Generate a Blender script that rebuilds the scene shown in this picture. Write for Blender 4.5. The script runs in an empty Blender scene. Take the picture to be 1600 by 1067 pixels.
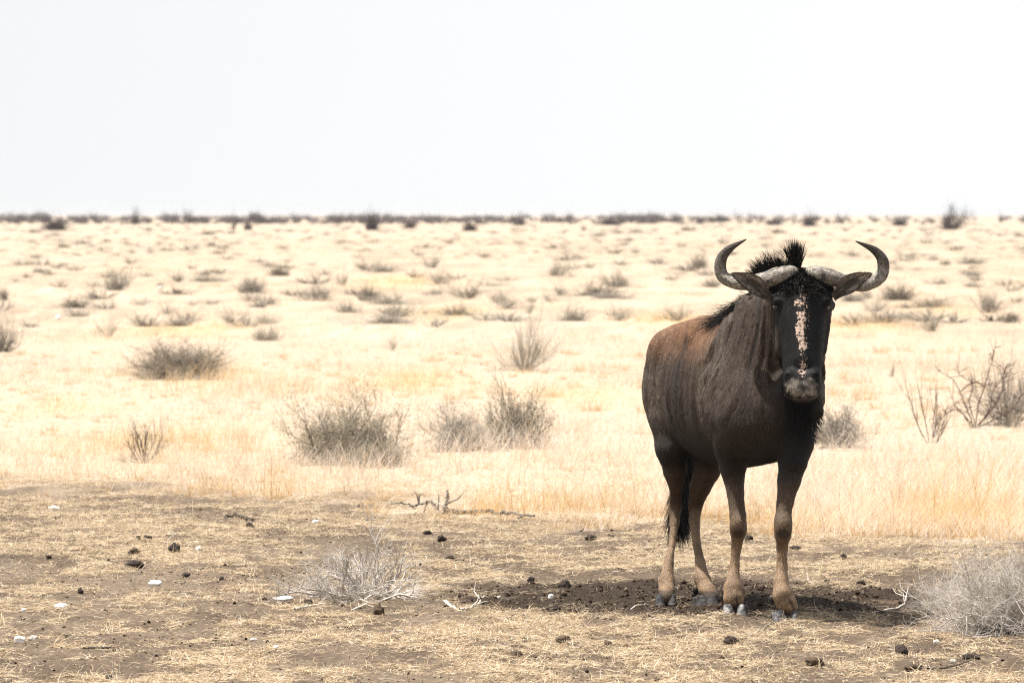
import bpy, math
import numpy as np
from mathutils import Vector

# ------------------------------------------------------------------ camera, sky, sun, exposure
SC = bpy.context.scene
COL = SC.collection
R = math.radians
H = 1.68            # eye height above the plain
FPX = 9400.0        # focal length in pixels of a 1600 px wide frame

def P(px, py, Y):
    """point seen at pixel (px, py) of the 1600x1067 photograph, Y metres away"""
    return np.array([(px - 800) / FPX * Y, Y, H - (py - 335) / FPX * Y])

def G(px, py):
    """the same on the ground"""
    Y = H * FPX / (py - 335)
    return (px - 800) / FPX * Y, Y

cam_d = bpy.data.cameras.new("camera")
cam = bpy.data.objects.new("camera", cam_d)
COL.objects.link(cam)
cam.location = (0, 0, H)
cam.rotation_euler = (R(90) - math.atan((533.5 - 335) / FPX), 0, 0)
cam_d.sensor_width = 36
cam_d.lens = 36 * FPX / 1600
cam_d.clip_start = 1
cam_d.clip_end = 60000
cam_d.dof.use_dof = True
cam_d.dof.focus_distance = 24.8
cam_d.dof.aperture_fstop = 11
SC.camera = cam

EL, AZ = 70.0, -4.0   # sun height; AZ degrees from due left towards the camera
sun_v = Vector((-math.cos(R(EL)) * math.cos(R(AZ)), -math.cos(R(EL)) * math.sin(R(AZ)), math.sin(R(EL))))
HAZE = 0.00010
SKY_L, SKY_R = 5.35, 6.1
world = bpy.data.worlds.new("World")
SC.world = world
world.use_nodes = True
wn, wl = world.node_tree.nodes, world.node_tree.links
bg = wn["Background"]
sky = wn.new("ShaderNodeTexSky")
sky.sky_type = 'NISHITA'
sky.sun_disc = False
sky.sun_elevation = R(EL)
sky.sun_rotation = math.atan2(sun_v.x, sun_v.y)
sky.air_density = 1.0
sky.dust_density = 1.5
sky.ozone_density = 1.0
hs = wn.new("ShaderNodeHueSaturation")
hs.inputs['Saturation'].default_value = 0.22
wl.new(sky.outputs[0], hs.inputs['Color'])
# milky dust haze low over the horizon, thinning towards the zenith
geo = wn.new("ShaderNodeTexCoord"); sep = wn.new("ShaderNodeSeparateXYZ"); wl.new(geo.outputs['Generated'], sep.inputs[0])
hz = wn.new("ShaderNodeMapRange"); hz.interpolation_type = 'SMOOTHSTEP'
hz.inputs['From Min'].default_value = 0.05; hz.inputs['From Max'].default_value = 0.30; hz.inputs['To Min'].default_value = 1; hz.inputs['To Max'].default_value = 0
wl.new(sep.outputs['Z'], hz.inputs['Value'])
az = wn.new("ShaderNodeMapRange"); az.inputs['From Min'].default_value = -0.10; az.inputs['From Max'].default_value = 0.10
az.inputs['To Min'].default_value = SKY_L; az.inputs['To Max'].default_value = SKY_R
wl.new(sep.outputs['X'], az.inputs['Value'])
hv_ = wn.new("ShaderNodeMath"); hv_.operation = 'MULTIPLY'; wl.new(hz.outputs[0], hv_.inputs[0]); wl.new(az.outputs[0], hv_.inputs[1])
hc_ = wn.new("ShaderNodeVectorMath"); hc_.operation = 'SCALE'; hc_.inputs[0].default_value = (0.968, 0.987, 1.0); wl.new(hv_.outputs[0], hc_.inputs['Scale'])
ad_ = wn.new("ShaderNodeVectorMath"); ad_.operation = 'ADD'; iv_ = wn.new("ShaderNodeMath"); iv_.operation = 'SUBTRACT'; iv_.inputs[0].default_value = 1; wl.new(hz.outputs[0], iv_.inputs[1])
ns_ = wn.new("ShaderNodeVectorMath"); ns_.operation = 'SCALE'; wl.new(hs.outputs[0], ns_.inputs[0]); wl.new(iv_.outputs[0], ns_.inputs['Scale'])
wl.new(ns_.outputs[0], ad_.inputs[0]); wl.new(hc_.outputs[0], ad_.inputs[1])
wl.new(ad_.outputs[0], bg.inputs['Color'])
bg.inputs['Strength'].default_value = 0.10
sun_d = bpy.data.lights.new("sun", 'SUN')
sun_d.energy = 4.6
sun_d.angle = R(0.5)
sun_d.color = (1.0, 0.96, 0.90)
sun = bpy.data.objects.new("sun", sun_d)
COL.objects.link(sun)
sun.rotation_euler = sun_v.to_track_quat('Z', 'Y').to_euler()
SC.view_settings.view_transform = 'Standard'
SC.view_settings.look = 'None'
SC.view_settings.gamma = 1
SC.view_settings.exposure = 0.80
SC.cycles.use_denoising = True
SC.cycles.denoiser = 'OPENIMAGEDENOISE'
SC.cycles.denoising_input_passes = 'RGB_ALBEDO_NORMAL'
SC.cycles.denoising_prefilter = 'NONE'
SC.cycles.filter_width = 1.1
SC.cycles.max_bounces = 6
SC.cycles.diffuse_bounces = 3
SC.cycles.transparent_max_bounces = 8

# ------------------------------------------------------------------ helpers
def sm(x, a, b):
    t = np.clip((np.asarray(x, float) - a) / (b - a), 0, 1)
    return t * t * (3 - 2 * t)

def _h(ix, iy, iz, seed):
    a = (ix.astype(np.int64) * 374761393 + iy.astype(np.int64) * 668265263 + iz.astype(np.int64) * 2147483647 + seed * 974634777) & 0xffffffff
    a = ((a ^ (a >> 13)) * 1274126177) & 0xffffffff
    a = ((a ^ (a >> 16)) * 2246822519) & 0xffffffff
    return ((a ^ (a >> 15)) & 0xffffff) / float(0xffffff) * 2 - 1

def vn(x, y, z=0.0, seed=0):
    """smooth value noise in -1..1"""
    x, y, z = np.broadcast_arrays(np.asarray(x, float), np.asarray(y, float), np.asarray(z, float))
    ix, iy, iz = np.floor(x), np.floor(y), np.floor(z)
    fx, fy, fz = x - ix, y - iy, z - iz
    fx = fx * fx * (3 - 2 * fx); fy = fy * fy * (3 - 2 * fy); fz = fz * fz * (3 - 2 * fz)
    out = 0
    zs = (0, 1) if np.any(fz) else (0,)
    for dz in zs:
        wz = (fz if dz else 1 - fz)
        for dy in (0, 1):
            wy = (fy if dy else 1 - fy)
            for dx in (0, 1):
                wx = (fx if dx else 1 - fx)
                out = out + wx * wy * wz * _h(ix + dx, iy + dy, iz + dz, seed)
    return out

def fbm(x, y, z=0.0, seed=0, o=4):
    s, a, t = 0, 1.0, 0
    for i in range(o):
        s = s + a * vn(x * 2 ** i, y * 2 ** i, z * 2 ** i, seed + i * 17); t += a; a *= 0.5
    return s / t

def mk(name, V, Fq, mat, parent=None, col=None, smooth=False, loc=None, mats=None):
    """ONE mesh object out of arrays: V (n,3); Fq a list of (m,k) index arrays"""
    V = np.asarray(V, np.float64)
    if loc is not None:
        V = V - np.asarray(loc)[None, :]
    me = bpy.data.meshes.new(name)
    Fq = [np.asarray(f) for f in (Fq if isinstance(Fq, (list, tuple)) else [Fq]) if len(f)]
    me.vertices.add(len(V)); me.vertices.foreach_set("co", V.astype(np.float32).ravel())
    li = np.concatenate([f.ravel() for f in Fq]).astype(np.int32)
    cnt = np.concatenate([np.full(len(f), f.shape[1]) for f in Fq]).astype(np.int32)
    st = np.concatenate([[0], np.cumsum(cnt)[:-1]]).astype(np.int32)
    me.loops.add(len(li)); me.loops.foreach_set("vertex_index", li)
    me.polygons.add(len(cnt)); me.polygons.foreach_set("loop_start", st)
    me.update(calc_edges=True)
    if smooth:
        me.polygons.foreach_set("use_smooth", np.ones(len(cnt), bool))
    if col is not None:
        at = me.color_attributes.new("pigment", 'FLOAT_COLOR', 'POINT')
        c = np.ones((len(V), 4), np.float32); c[:, :3] = col
        at.data.foreach_set("color", c.ravel())
    me.materials.append(mat)
    me.validate()
    o = bpy.data.objects.new(name, me)
    COL.objects.link(o)
    if parent is not None:
        o.parent = parent
    if loc is not None and parent is None:
        o.location = tuple(loc)
    return o

def tag(o, label=None, cat=None, group=None, kind=None):
    if label: o['label'] = label
    if cat: o['category'] = cat
    if group: o['group'] = group
    if kind: o['kind'] = kind
    return o

def empty(name, loc):
    o = bpy.data.objects.new(name, None)
    COL.objects.link(o); o.location = tuple(loc); o.empty_display_size = 0.1
    return o

def node_mat(name):
    m = bpy.data.materials.new(name); m.use_nodes = True
    return m, m.node_tree.nodes, m.node_tree.links, m.node_tree.nodes['Principled BSDF']

def vmat(name, rough=0.8, spec=0.3, scale=60.0, amt=0.35, bump=0.0, stretch=(1, 1, 1), bscale=None, sheen=0, detail=4):
    """material whose pigment comes from the mesh, broken up by noise and roughened by a bump"""
    m, n, l, b = node_mat(name)
    at = n.new("ShaderNodeAttribute"); at.attribute_name = "pigment"
    tc = n.new("ShaderNodeTexCoord"); mp = n.new("ShaderNodeMapping"); mp.inputs['Scale'].default_value = stretch
    l.new(tc.outputs['Object'], mp.inputs['Vector'])
    nz = n.new("ShaderNodeTexNoise"); nz.inputs['Scale'].default_value = scale; nz.inputs['Detail'].default_value = detail; nz.inputs['Roughness'].default_value = 0.65
    l.new(mp.outputs[0], nz.inputs['Vector'])
    mr = n.new("ShaderNodeMapRange"); mr.inputs['From Min'].default_value = 0.3; mr.inputs['From Max'].default_value = 0.7
    mr.inputs['To Min'].default_value = 1 - amt; mr.inputs['To Max'].default_value = 1 + amt
    l.new(nz.outputs['Fac'], mr.inputs['Value'])
    mx = n.new("ShaderNodeVectorMath"); mx.operation = 'SCALE'
    l.new(at.outputs['Color'], mx.inputs[0]); l.new(mr.outputs[0], mx.inputs['Scale'])
    l.new(mx.outputs[0], b.inputs['Base Color'])
    b.inputs['Roughness'].default_value = rough
    b.inputs['Specular IOR Level'].default_value = spec
    if sheen:
        b.inputs['Sheen Weight'].default_value = sheen
        b.inputs['Sheen Roughness'].default_value = 0.5
    if bump:
        nb = n.new("ShaderNodeTexNoise"); nb.inputs['Scale'].default_value = bscale or scale; nb.inputs['Detail'].default_value = 5
        l.new(mp.outputs[0], nb.inputs['Vector'])
        bp = n.new("ShaderNodeBump"); bp.inputs['Strength'].default_value = 1.0; bp.inputs['Distance'].default_value = bump
        l.new(nb.outputs['Fac'], bp.inputs['Height']); l.new(bp.outputs[0], b.inputs['Normal'])
    return m

def blade_mat(name, trans=0.35, rough=0.7):
    m = bpy.data.materials.new(name); m.use_nodes = True
    n, l = m.node_tree.nodes, m.node_tree.links
    n.remove(n['Principled BSDF'])
    at = n.new("ShaderNodeAttribute"); at.attribute_name = "pigment"
    d = n.new("ShaderNodeBsdfDiffuse"); t = n.new("ShaderNodeBsdfTranslucent"); mx = n.new("ShaderNodeMixShader")
    l.new(at.outputs['Color'], d.inputs['Color']); l.new(at.outputs['Color'], t.inputs['Color'])
    mx.inputs['Fac'].default_value = trans
    l.new(d.outputs[0], mx.inputs[1]); l.new(t.outputs[0], mx.inputs[2])
    l.new(mx.outputs[0], n['Material Output'].inputs['Surface'])
    return m

def nrm(a):
    return a / np.maximum(np.linalg.norm(a, axis=-1, keepdims=True), 1e-9)

def tubes(p0, p1, r0, r1, sides=3):
    """independent tapered prisms for arrays of segments -> V, quads"""
    p0, p1 = np.asarray(p0, float), np.asarray(p1, float)
    d = nrm(p1 - p0)
    ref = np.where(np.abs(d[:, 2:3]) < 0.9, np.array([[0, 0, 1.0]]), np.array([[1.0, 0, 0]]))
    u = nrm(np.cross(d, ref)); v = np.cross(d, u)
    n = len(p0); V = np.zeros((n, 2, sides, 3))
    for k in range(sides):
        a = 2 * math.pi * k / sides
        o = u * math.cos(a) + v * math.sin(a)
        V[:, 0, k] = p0 + o * np.asarray(r0)[:, None]
        V[:, 1, k] = p1 + o * np.asarray(r1)[:, None]
    base = (np.arange(n) * 2 * sides)[:, None]
    Q = []
    for k in range(sides):
        k2 = (k + 1) % sides
        Q.append(np.concatenate([base + k, base + k2, base + sides + k2, base + sides + k], 1))
    return V.reshape(-1, 3), np.concatenate(Q)

def ribbons(root, d0, d1, L, W, wdir, levels=3, tipw=0.12):
    """curved tapering blades: leave root along d0, end along d1"""
    n = len(root); ts = np.linspace(0, 1, levels)
    V = np.zeros((n, levels, 2, 3)); p = root.copy()
    for i, t in enumerate(ts):
        if i:
            tm = (ts[i - 1] + t) / 2
            p = p + nrm(d0 * (1 - tm) + d1 * tm) * (L / (levels - 1))[:, None]
        w = (W * (1 - t * t * (1 - tipw)) / 2)[:, None] * wdir
        V[:, i, 0] = p - w; V[:, i, 1] = p + w
    b = (np.arange(n) * levels * 2)[:, None]
    Q = [np.concatenate([b + 2 * i, b + 2 * i + 1, b + 2 * i + 3, b + 2 * i + 2], 1) for i in range(levels - 1)]
    return V.reshape(-1, 3), np.concatenate(Q)

def catmull(pts, n):
    pts = np.asarray(pts, float)
    e = np.vstack([2 * pts[0] - pts[1], pts, 2 * pts[-1] - pts[-2]])
    out = []
    for t in np.linspace(0, len(pts) - 1, n):
        i = min(int(t), len(pts) - 2); f = t - i
        a, b, c, d = e[i], e[i + 1], e[i + 2], e[i + 3]
        out.append(0.5 * (2 * b + (c - a) * f + (2 * a - 5 * b + 4 * c - d) * f * f + (3 * b - a - 3 * c + d) * f ** 3))
    return np.array(out)


# ------------------------------------------------------------------ ground
def ground_h(x, y):
    """micro relief of the bare soil, fading out with distance"""
    f = 1 - sm(y, 50, 80)
    h = 0.016 * fbm(x * 1.7, y * 1.1, seed=3) + 0.017 * fbm(x * 6, y * 4, seed=5, o=3) + 0.010 * fbm(x * 22, y * 17, seed=9, o=2)
    return h * f - 0.012 * (1 - f)

PX0, PY0 = 0.74, 26.35      # middle of the dark earth patch, the animal's shadow painted in with it
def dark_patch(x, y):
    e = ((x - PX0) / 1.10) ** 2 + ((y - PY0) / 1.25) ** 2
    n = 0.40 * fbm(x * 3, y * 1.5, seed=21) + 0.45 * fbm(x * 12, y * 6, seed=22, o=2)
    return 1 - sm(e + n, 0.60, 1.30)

def golden(x, y):
    g = 0
    for px, py, w, dy in ((1050, 500, 60, 9), (278, 514, 110, 10), (1335, 506, 80, 10), (690, 490, 60, 10), (430, 785, 70, 16), (560, 792, 50, 8), (300, 770, 60, 10), (770, 800, 70, 10), (640, 600, 90, 14), (900, 620, 90, 14), (100, 640, 90, 14), (1500, 815, 130, 24),
                          (1180, 824, 130, 14), (900, 800, 120, 14), (330, 590, 60, 12), (620, 440, 60, 10), (1450, 480, 50, 8), (250, 700, 180, 24)):
        gx, gy = G(px, py)
        g = g + np.exp(-((x - gx) / (w / FPX * gy)) ** 2 - ((y - gy) / (H * FPX / (py - dy - 335) - gy)) ** 2)
    return np.clip(g, 0, 1)

def soil_mask(x, y):
    """1 on the trodden bare soil in front, 0 out in the grass"""
    u = x / y * FPX + 800
    edge = 35.9 - 2.2 * sm(u, 250, 900) - 2.4 * sm(u, 950, 1350)
    n = 2.6 * fbm(x * 0.8, y * 0.5, seed=31) + 1.2 * vn(x * 4, y * 2, seed=33)
    wd = 1 + 1.6 * (1 - sm(u, 300, 800))
    return 1 - sm(y + n, edge - 0.6 * wd, edge + 1.2 * wd)

def ground_color(x, y):
    s = soil_mask(x, y)
    soil = np.array([0.100, 0.072, 0.050]); pale = np.array([0.175, 0.131, 0.092]); plain = np.array([0.43, 0.34, 0.25]); dark = np.array([0.028, 0.018, 0.011])
    n = fbm(x * 0.9, y * 0.6, seed=41); n2 = fbm(x * 5, y * 2.2, seed=43)
    a = sm(0.7 * n + 0.6 * n2, -0.25, 0.5)[..., None]
    c = soil * (1 - a) + pale * a * 0.9
    b = sm(fbm(x * 0.25, y * 0.06, seed=47), -0.1, 0.45)[..., None]
    pl = plain * (1 - 0.10 * b)
    band = sm(fbm(x * 0.11, y * 0.045, seed=49) + .5 * sm(y, 90, 300) * (.3 + vn(x * .2, y * .03, seed=55)), 0.12, 0.5)[..., None] * 0.6      # bare greyish strips out in the grass
    pl = pl * (1 - band) + np.array([0.40, 0.33, 0.25]) * band
    c = c * s[..., None] + pl * (1 - s[..., None])
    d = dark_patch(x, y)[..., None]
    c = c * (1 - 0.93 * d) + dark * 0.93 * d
    for px, py, wx, wy in ((575, 932, 0.3, 0.35), (1545, 985, 0.5, 0.5), (1445, 940, 0.25, 0.25)):  # shade under the near shrubs, painted into the soil colour
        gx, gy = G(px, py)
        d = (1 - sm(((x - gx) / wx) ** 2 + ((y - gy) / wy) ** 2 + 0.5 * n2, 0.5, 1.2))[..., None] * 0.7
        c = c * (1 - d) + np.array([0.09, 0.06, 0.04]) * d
    g = golden(x, y)[..., None] * .6 * sm(y, 45, 60)[..., None]; c = c * (1 - g) + np.array([.48, .34, .18]) * g
    gr = 0.75 + 0.5 * (vn(x * 55, y * 45, seed=51) * 0.5 + 0.5)
    return c * gr[..., None]

def build_ground():
    rows = [12.0]
    while rows[-1] < 82: rows.append(rows[-1] + (0.022 if 20 < rows[-1] < 30 else 0.03) * max(rows[-1] / 25, 0.8) * (1 if rows[-1] < 45 else 2.5) * (1 if rows[-1] > 20 else 4))
    rows = np.array(rows); u = np.linspace(-1, 1, 460)
    Y, U = np.meshgrid(rows, u, indexing='ij')
    X = U * (0.12 * Y + 0.7)
    Z = ground_h(X, Y)
    edge = np.minimum(sm(1 - np.abs(U), 0, 0.05), sm(Y, 12, 13)); Z = Z * edge - 0.012 * (1 - edge)
    V = np.stack([X, Y, Z], -1).reshape(-1, 3)
    nr, nc = X.shape; i = np.arange(nr * nc).reshape(nr, nc)
    Q = np.stack([i[:-1, :-1], i[:-1, 1:], i[1:, 1:], i[1:, :-1]], -1).reshape(-1, 4)
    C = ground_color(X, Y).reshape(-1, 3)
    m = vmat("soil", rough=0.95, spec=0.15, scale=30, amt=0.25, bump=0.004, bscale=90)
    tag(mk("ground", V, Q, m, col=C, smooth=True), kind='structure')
    # the plain out to the horizon
    rr = np.concatenate([[0], np.geomspace(3, 14000, 230)])
    aa = np.linspace(0, 2 * math.pi, 241)[:-1]
    aa = np.sort(np.concatenate([aa, R(90) + np.linspace(-0.15, 0.15, 120)]))
    RR, AA = np.meshgrid(rr, aa, indexing='ij')
    X, Y = RR * np.cos(AA), RR * np.sin(AA)
    V = np.stack([X, Y, np.full_like(X, -0.016)], -1).reshape(-1, 3)
    nr, nc = X.shape; i = np.arange(nr * nc).reshape(nr, nc)
    Q = np.stack([i[:-1], np.roll(i, -1, 1)[:-1], np.roll(i, -1, 1)[1:], i[1:]], -1).reshape(-1, 4)[:, ::-1]
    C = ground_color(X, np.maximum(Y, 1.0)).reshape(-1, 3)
    m2 = vmat("plain_soil", rough=0.95, spec=0.1, scale=0.12, amt=0.12, stretch=(1, 0.35, 1))
    tag(mk("plain", V, Q, m2, col=C, smooth=True), kind='structure')

build_ground()

# ------------------------------------------------------------------ the wildebeest
class Field:
    def __init__(s, lo, hi, h):
        s.lo = np.array(lo, float); s.h = h
        s.n = np.ceil((np.array(hi) - s.lo) / h).astype(int) + 1
        s.F = np.full(s.n, 0.5, np.float32)
        s.ax = [s.lo[i] + h * np.arange(s.n[i]) for i in range(3)]
    def sub(s, lo, hi):
        sl = []
        for i in range(3):
            a = max(0, int((lo[i] - s.lo[i]) / s.h)); b = min(s.n[i], int((hi[i] - s.lo[i]) / s.h) + 2)
            sl.append(slice(a, b))
        g = [s.ax[i][sl[i]].astype(np.float32) for i in range(3)]
        return tuple(sl), g[0][:, None, None], g[1][None, :, None], g[2][None, None, :]
    def add(s, sl, d, k, cut=False):
        F = s.F[sl]
        if cut:
            d = -d; hh = np.maximum(k - np.abs(F - d), 0) / k
            s.F[sl] = np.maximum(F, d) + hh * hh * k * 0.25
        else:
            hh = np.maximum(k - np.abs(F - d), 0) / k
            s.F[sl] = np.minimum(F, d) - hh * hh * k * 0.25
    def cone(s, a, ra, b, rb, k=0.03, sy=1.0, cut=False):
        a, b = np.asarray(a, float), np.asarray(b, float); m = max(ra, rb) * max(sy, 1) + k + 0.03
        sl, x, y, z = s.sub(np.minimum(a, b) - m, np.maximum(a, b) + m)
        d = b - a; L = max(d @ d, 1e-9)
        t = np.clip(((x - a[0]) * d[0] + (y - a[1]) * d[1] + (z - a[2]) * d[2]) / L, 0, 1)
        q = np.sqrt((x - a[0] - t * d[0]) ** 2 + ((y - a[1] - t * d[1]) / sy) ** 2 + (z - a[2] - t * d[2]) ** 2)
        s.add(sl, q - (ra + (rb - ra) * t), k, cut)
    def ell(s, c, r, k=0.03, yaw=0, tilt=0, cut=False):
        c = np.asarray(c, float); m = max(r) + k + 0.03
        sl, x, y, z = s.sub(c - m, c + m)
        x, y, z = x - c[0], y - c[1], z - c[2]
        ca, sa = math.cos(yaw), math.sin(yaw); x, y = ca * x + sa * y, -sa * x + ca * y
        ca, sa = math.cos(tilt), math.sin(tilt); x, z = ca * x + sa * z, -sa * x + ca * z
        k0 = np.sqrt((x / r[0]) ** 2 + (y / r[1]) ** 2 + (z / r[2]) ** 2)
        k1 = np.sqrt((x / r[0] ** 2) ** 2 + (y / r[1] ** 2) ** 2 + (z / r[2] ** 2) ** 2) + 1e-6
        s.add(sl, k0 * (k0 - 1) / k1, k, cut)
    def loft(s, axis, T, C0, R0, C1, R1, n=2.3, k=0.04):
        """superellipse sections along y (axis 1: c0/r0 in x, c1/r1 in z) or along z (axis 2: x and y)"""
        T, C0, R0, C1, R1 = (np.asarray(a, float) for a in (T, C0, R0, C1, R1))
        o = np.argsort(T); T, C0, R0, C1, R1 = T[o], C0[o], R0[o], C1[o], R1[o]
        m = k + 0.04
        lo = [0, 0, 0]; hi = [0, 0, 0]; other = 2 if axis == 1 else 1
        lo[0], hi[0] = (C0 - R0).min() - m, (C0 + R0).max() + m
        lo[other], hi[other] = (C1 - R1).min() - m, (C1 + R1).max() + m
        lo[axis], hi[axis] = T[0] - m, T[-1] + m
        sl, x, y, z = s.sub(lo, hi)
        t, w = (y, z) if axis == 1 else (z, y)
        tt = np.linspace(0, 1, 1)  # smooth interpolation of the sections
        f = lambda A: self_smooth(t, T, A)
        c0, r0, c1, r1 = f(C0), f(R0), f(C1), f(R1)
        q = (np.abs((x - c0) / r0) ** n + np.abs((w - c1) / r1) ** n) ** (1 / n)
        d = (q - 1) * np.minimum(r0, r1)
        ov = np.maximum(np.maximum(T[0] - t, t - T[-1]), 0)
        d = np.where(ov > 0, np.sqrt(np.maximum(d, 0) ** 2 + ov ** 2) + np.minimum(d, 0) * 0 + 0.0, d)
        s.add(sl, d.astype(np.float32), k)

def self_smooth(t, T, A):
    """monotone-ish cubic through the section table"""
    m = np.gradient(A, T)
    tc = np.clip(t, T[0], T[-1]); i = np.clip(np.searchsorted(T, tc) - 1, 0, len(T) - 2)
    h = (T[i + 1] - T[i]); u = (tc - T[i]) / h
    return ((2 * u ** 3 - 3 * u ** 2 + 1) * A[i] + (u ** 3 - 2 * u ** 2 + u) * h * m[i] + (-2 * u ** 3 + 3 * u ** 2) * A[i + 1] + (u ** 3 - u ** 2) * h * m[i + 1]).astype(np.float32)

def surface_nets(fl):
    F = fl.F; n = F.shape
    neg = F < 0
    s8 = [neg[i:n[0] - 1 + i, j:n[1] - 1 + j, k:n[2] - 1 + k] for i in (0, 1) for j in (0, 1) for k in (0, 1)]
    cnt = sum(a.astype(np.uint8) for a in s8)
    act = np.argwhere((cnt > 0) & (cnt < 8))
    pos = np.zeros((len(act), 3)); c = np.zeros(len(act))
    for ax in range(3):
        o = [a for a in range(3) if a != ax]
        for j in (0, 1):
            for k in (0, 1):
                p = act.copy(); p[:, o[0]] += j; p[:, o[1]] += k
                q = p.copy(); q[:, ax] += 1
                a = F[tuple(p.T)]; b = F[tuple(q.T)]
                cr = (a < 0) != (b < 0)
                t = np.where(cr, a / np.where(cr, a - b, 1), 0)
                e = np.zeros((len(act), 3)); e[:, ax] = t; e[:, o[0]] = j; e[:, o[1]] = k
                pos += e * cr[:, None]; c += cr
    V = fl.lo + (act + pos / c[:, None]) * fl.h
    idx = np.full(np.array(n) - 1, -1, np.int32); idx[tuple(act.T)] = np.arange(len(act))
    Q = []
    for ax in range(3):
        o = [a for a in range(3) if a != ax]
        sa = [slice(None)] * 3; sb = [slice(None)] * 3; sa[ax] = slice(0, -1); sb[ax] = slice(1, None)
        A, B = neg[tuple(sa)], neg[tuple(sb)]
        E = np.argwhere(A != B)
        E = E[(E[:, o[0]] > 0) & (E[:, o[1]] > 0) & (E[:, o[0]] < n[o[0]] - 1) & (E[:, o[1]] < n[o[1]] - 1)]
        fwd = A[tuple(E.T)]
        q = []
        for j, k in ((-1, -1), (0, -1), (0, 0), (-1, 0)):
            p = E.copy(); p[:, o[0]] += j; p[:, o[1]] += k
            q.append(idx[tuple(p.T)])
        q = np.stack(q, 1)
        flip = fwd if ax != 1 else ~fwd
        q[~flip] = q[~flip][:, ::-1]
        Q.append(q)
    Q = np.concatenate(Q)
    return V, Q[(Q >= 0).all(1)]

def smooth_mesh(V, Q, it, lam=0.5):
    E = np.concatenate([Q[:, [0, 1]], Q[:, [1, 2]], Q[:, [2, 3]], Q[:, [3, 0]]])
    n = len(V)
    for s in range(it):
        S = np.zeros_like(V); c = np.zeros(n)
        for a, b in ((0, 1), (1, 0)):
            for d in range(3):
                S[:, d] += np.bincount(E[:, a], V[E[:, b], d], n)
            c += np.bincount(E[:, a], minlength=n)
        l = lam if s % 2 == 0 else -lam * 1.04
        V = V + l * (S / c[:, None] - V)
    return V

def normals(V, Q):
    fn = np.cross(V[Q[:, 2]] - V[Q[:, 0]], V[Q[:, 3]] - V[Q[:, 1]])
    N = np.zeros_like(V)
    for k in range(4):
        for d in range(3):
            N[:, d] += np.bincount(Q[:, k], fn[:, d], len(V))
    return nrm(N)

def zr(py, Y): return H - (py - 335) / FPX * Y

beest_root = (1.0, 25.5, 0.0)
rng = np.random.default_rng(7)

LEGS = {
 'fl': [(1150, 640, 25.22, .105), (1143, 698, 25.22, .066), (1145, 730, 25.22, .054), (1149.5, 770, 25.2, .041), (1153, 806, 25.17, .0375), (1154, 830, 25.16, .0375),
        (1151, 852, 25.2, .0245), (1148, 882, 25.2, .0215), (1146.5, 903, 25.18, .028), (1145.5, 920, 25.14, .0375), (1146.5, 935, 25.12, .040), (1147.5, 943, 25.13, .036)],
 'fr': [(1235, 640, 24.98, .105), (1243, 692, 24.9, .070), (1239, 722, 24.86, .058), (1233, 752, 24.84, .047), (1227, 785, 24.82, .0395), (1223.5, 812, 24.79, .0385),
        (1223.5, 836, 24.78, .0365), (1222.5, 856, 24.82, .0255), (1222, 885, 24.82, .024), (1220.5, 906, 24.8, .029), (1223, 930, 24.76, .0385), (1229, 942, 24.76, .040), (1234, 950, 24.76, .036)],
 'hl': [(1050, 612, 26.2, .118), (1046, 655, 26.12, .082), (1050, 700, 26.08, .065), (1054.5, 735, 26.12, .050), (1056.5, 768, 26.22, .030), (1055.5, 792, 26.28, .0325), (1054, 818, 26.25, .0225),
        (1050, 853, 26.19, .0170), (1045, 880, 26.14, .022), (1041.5, 908, 26.08, .034), (1042, 925, 26.02, .034), (1042.5, 934, 25.99, .034)],
 'hr': [(1120, 620, 26.15, .125), (1112, 690, 26.05, .092), (1105, 735, 26.08, .056), (1094, 762, 26.18, .045), (1087, 788, 26.26, .036), (1085, 814, 26.24, .0265),
        (1089, 850, 26.16, .0195), (1094.5, 880, 26.08, .0235), (1098, 906, 26.02, .034), (1106, 924, 25.97, .035), (1112, 934, 25.94, .034)],
}

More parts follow.
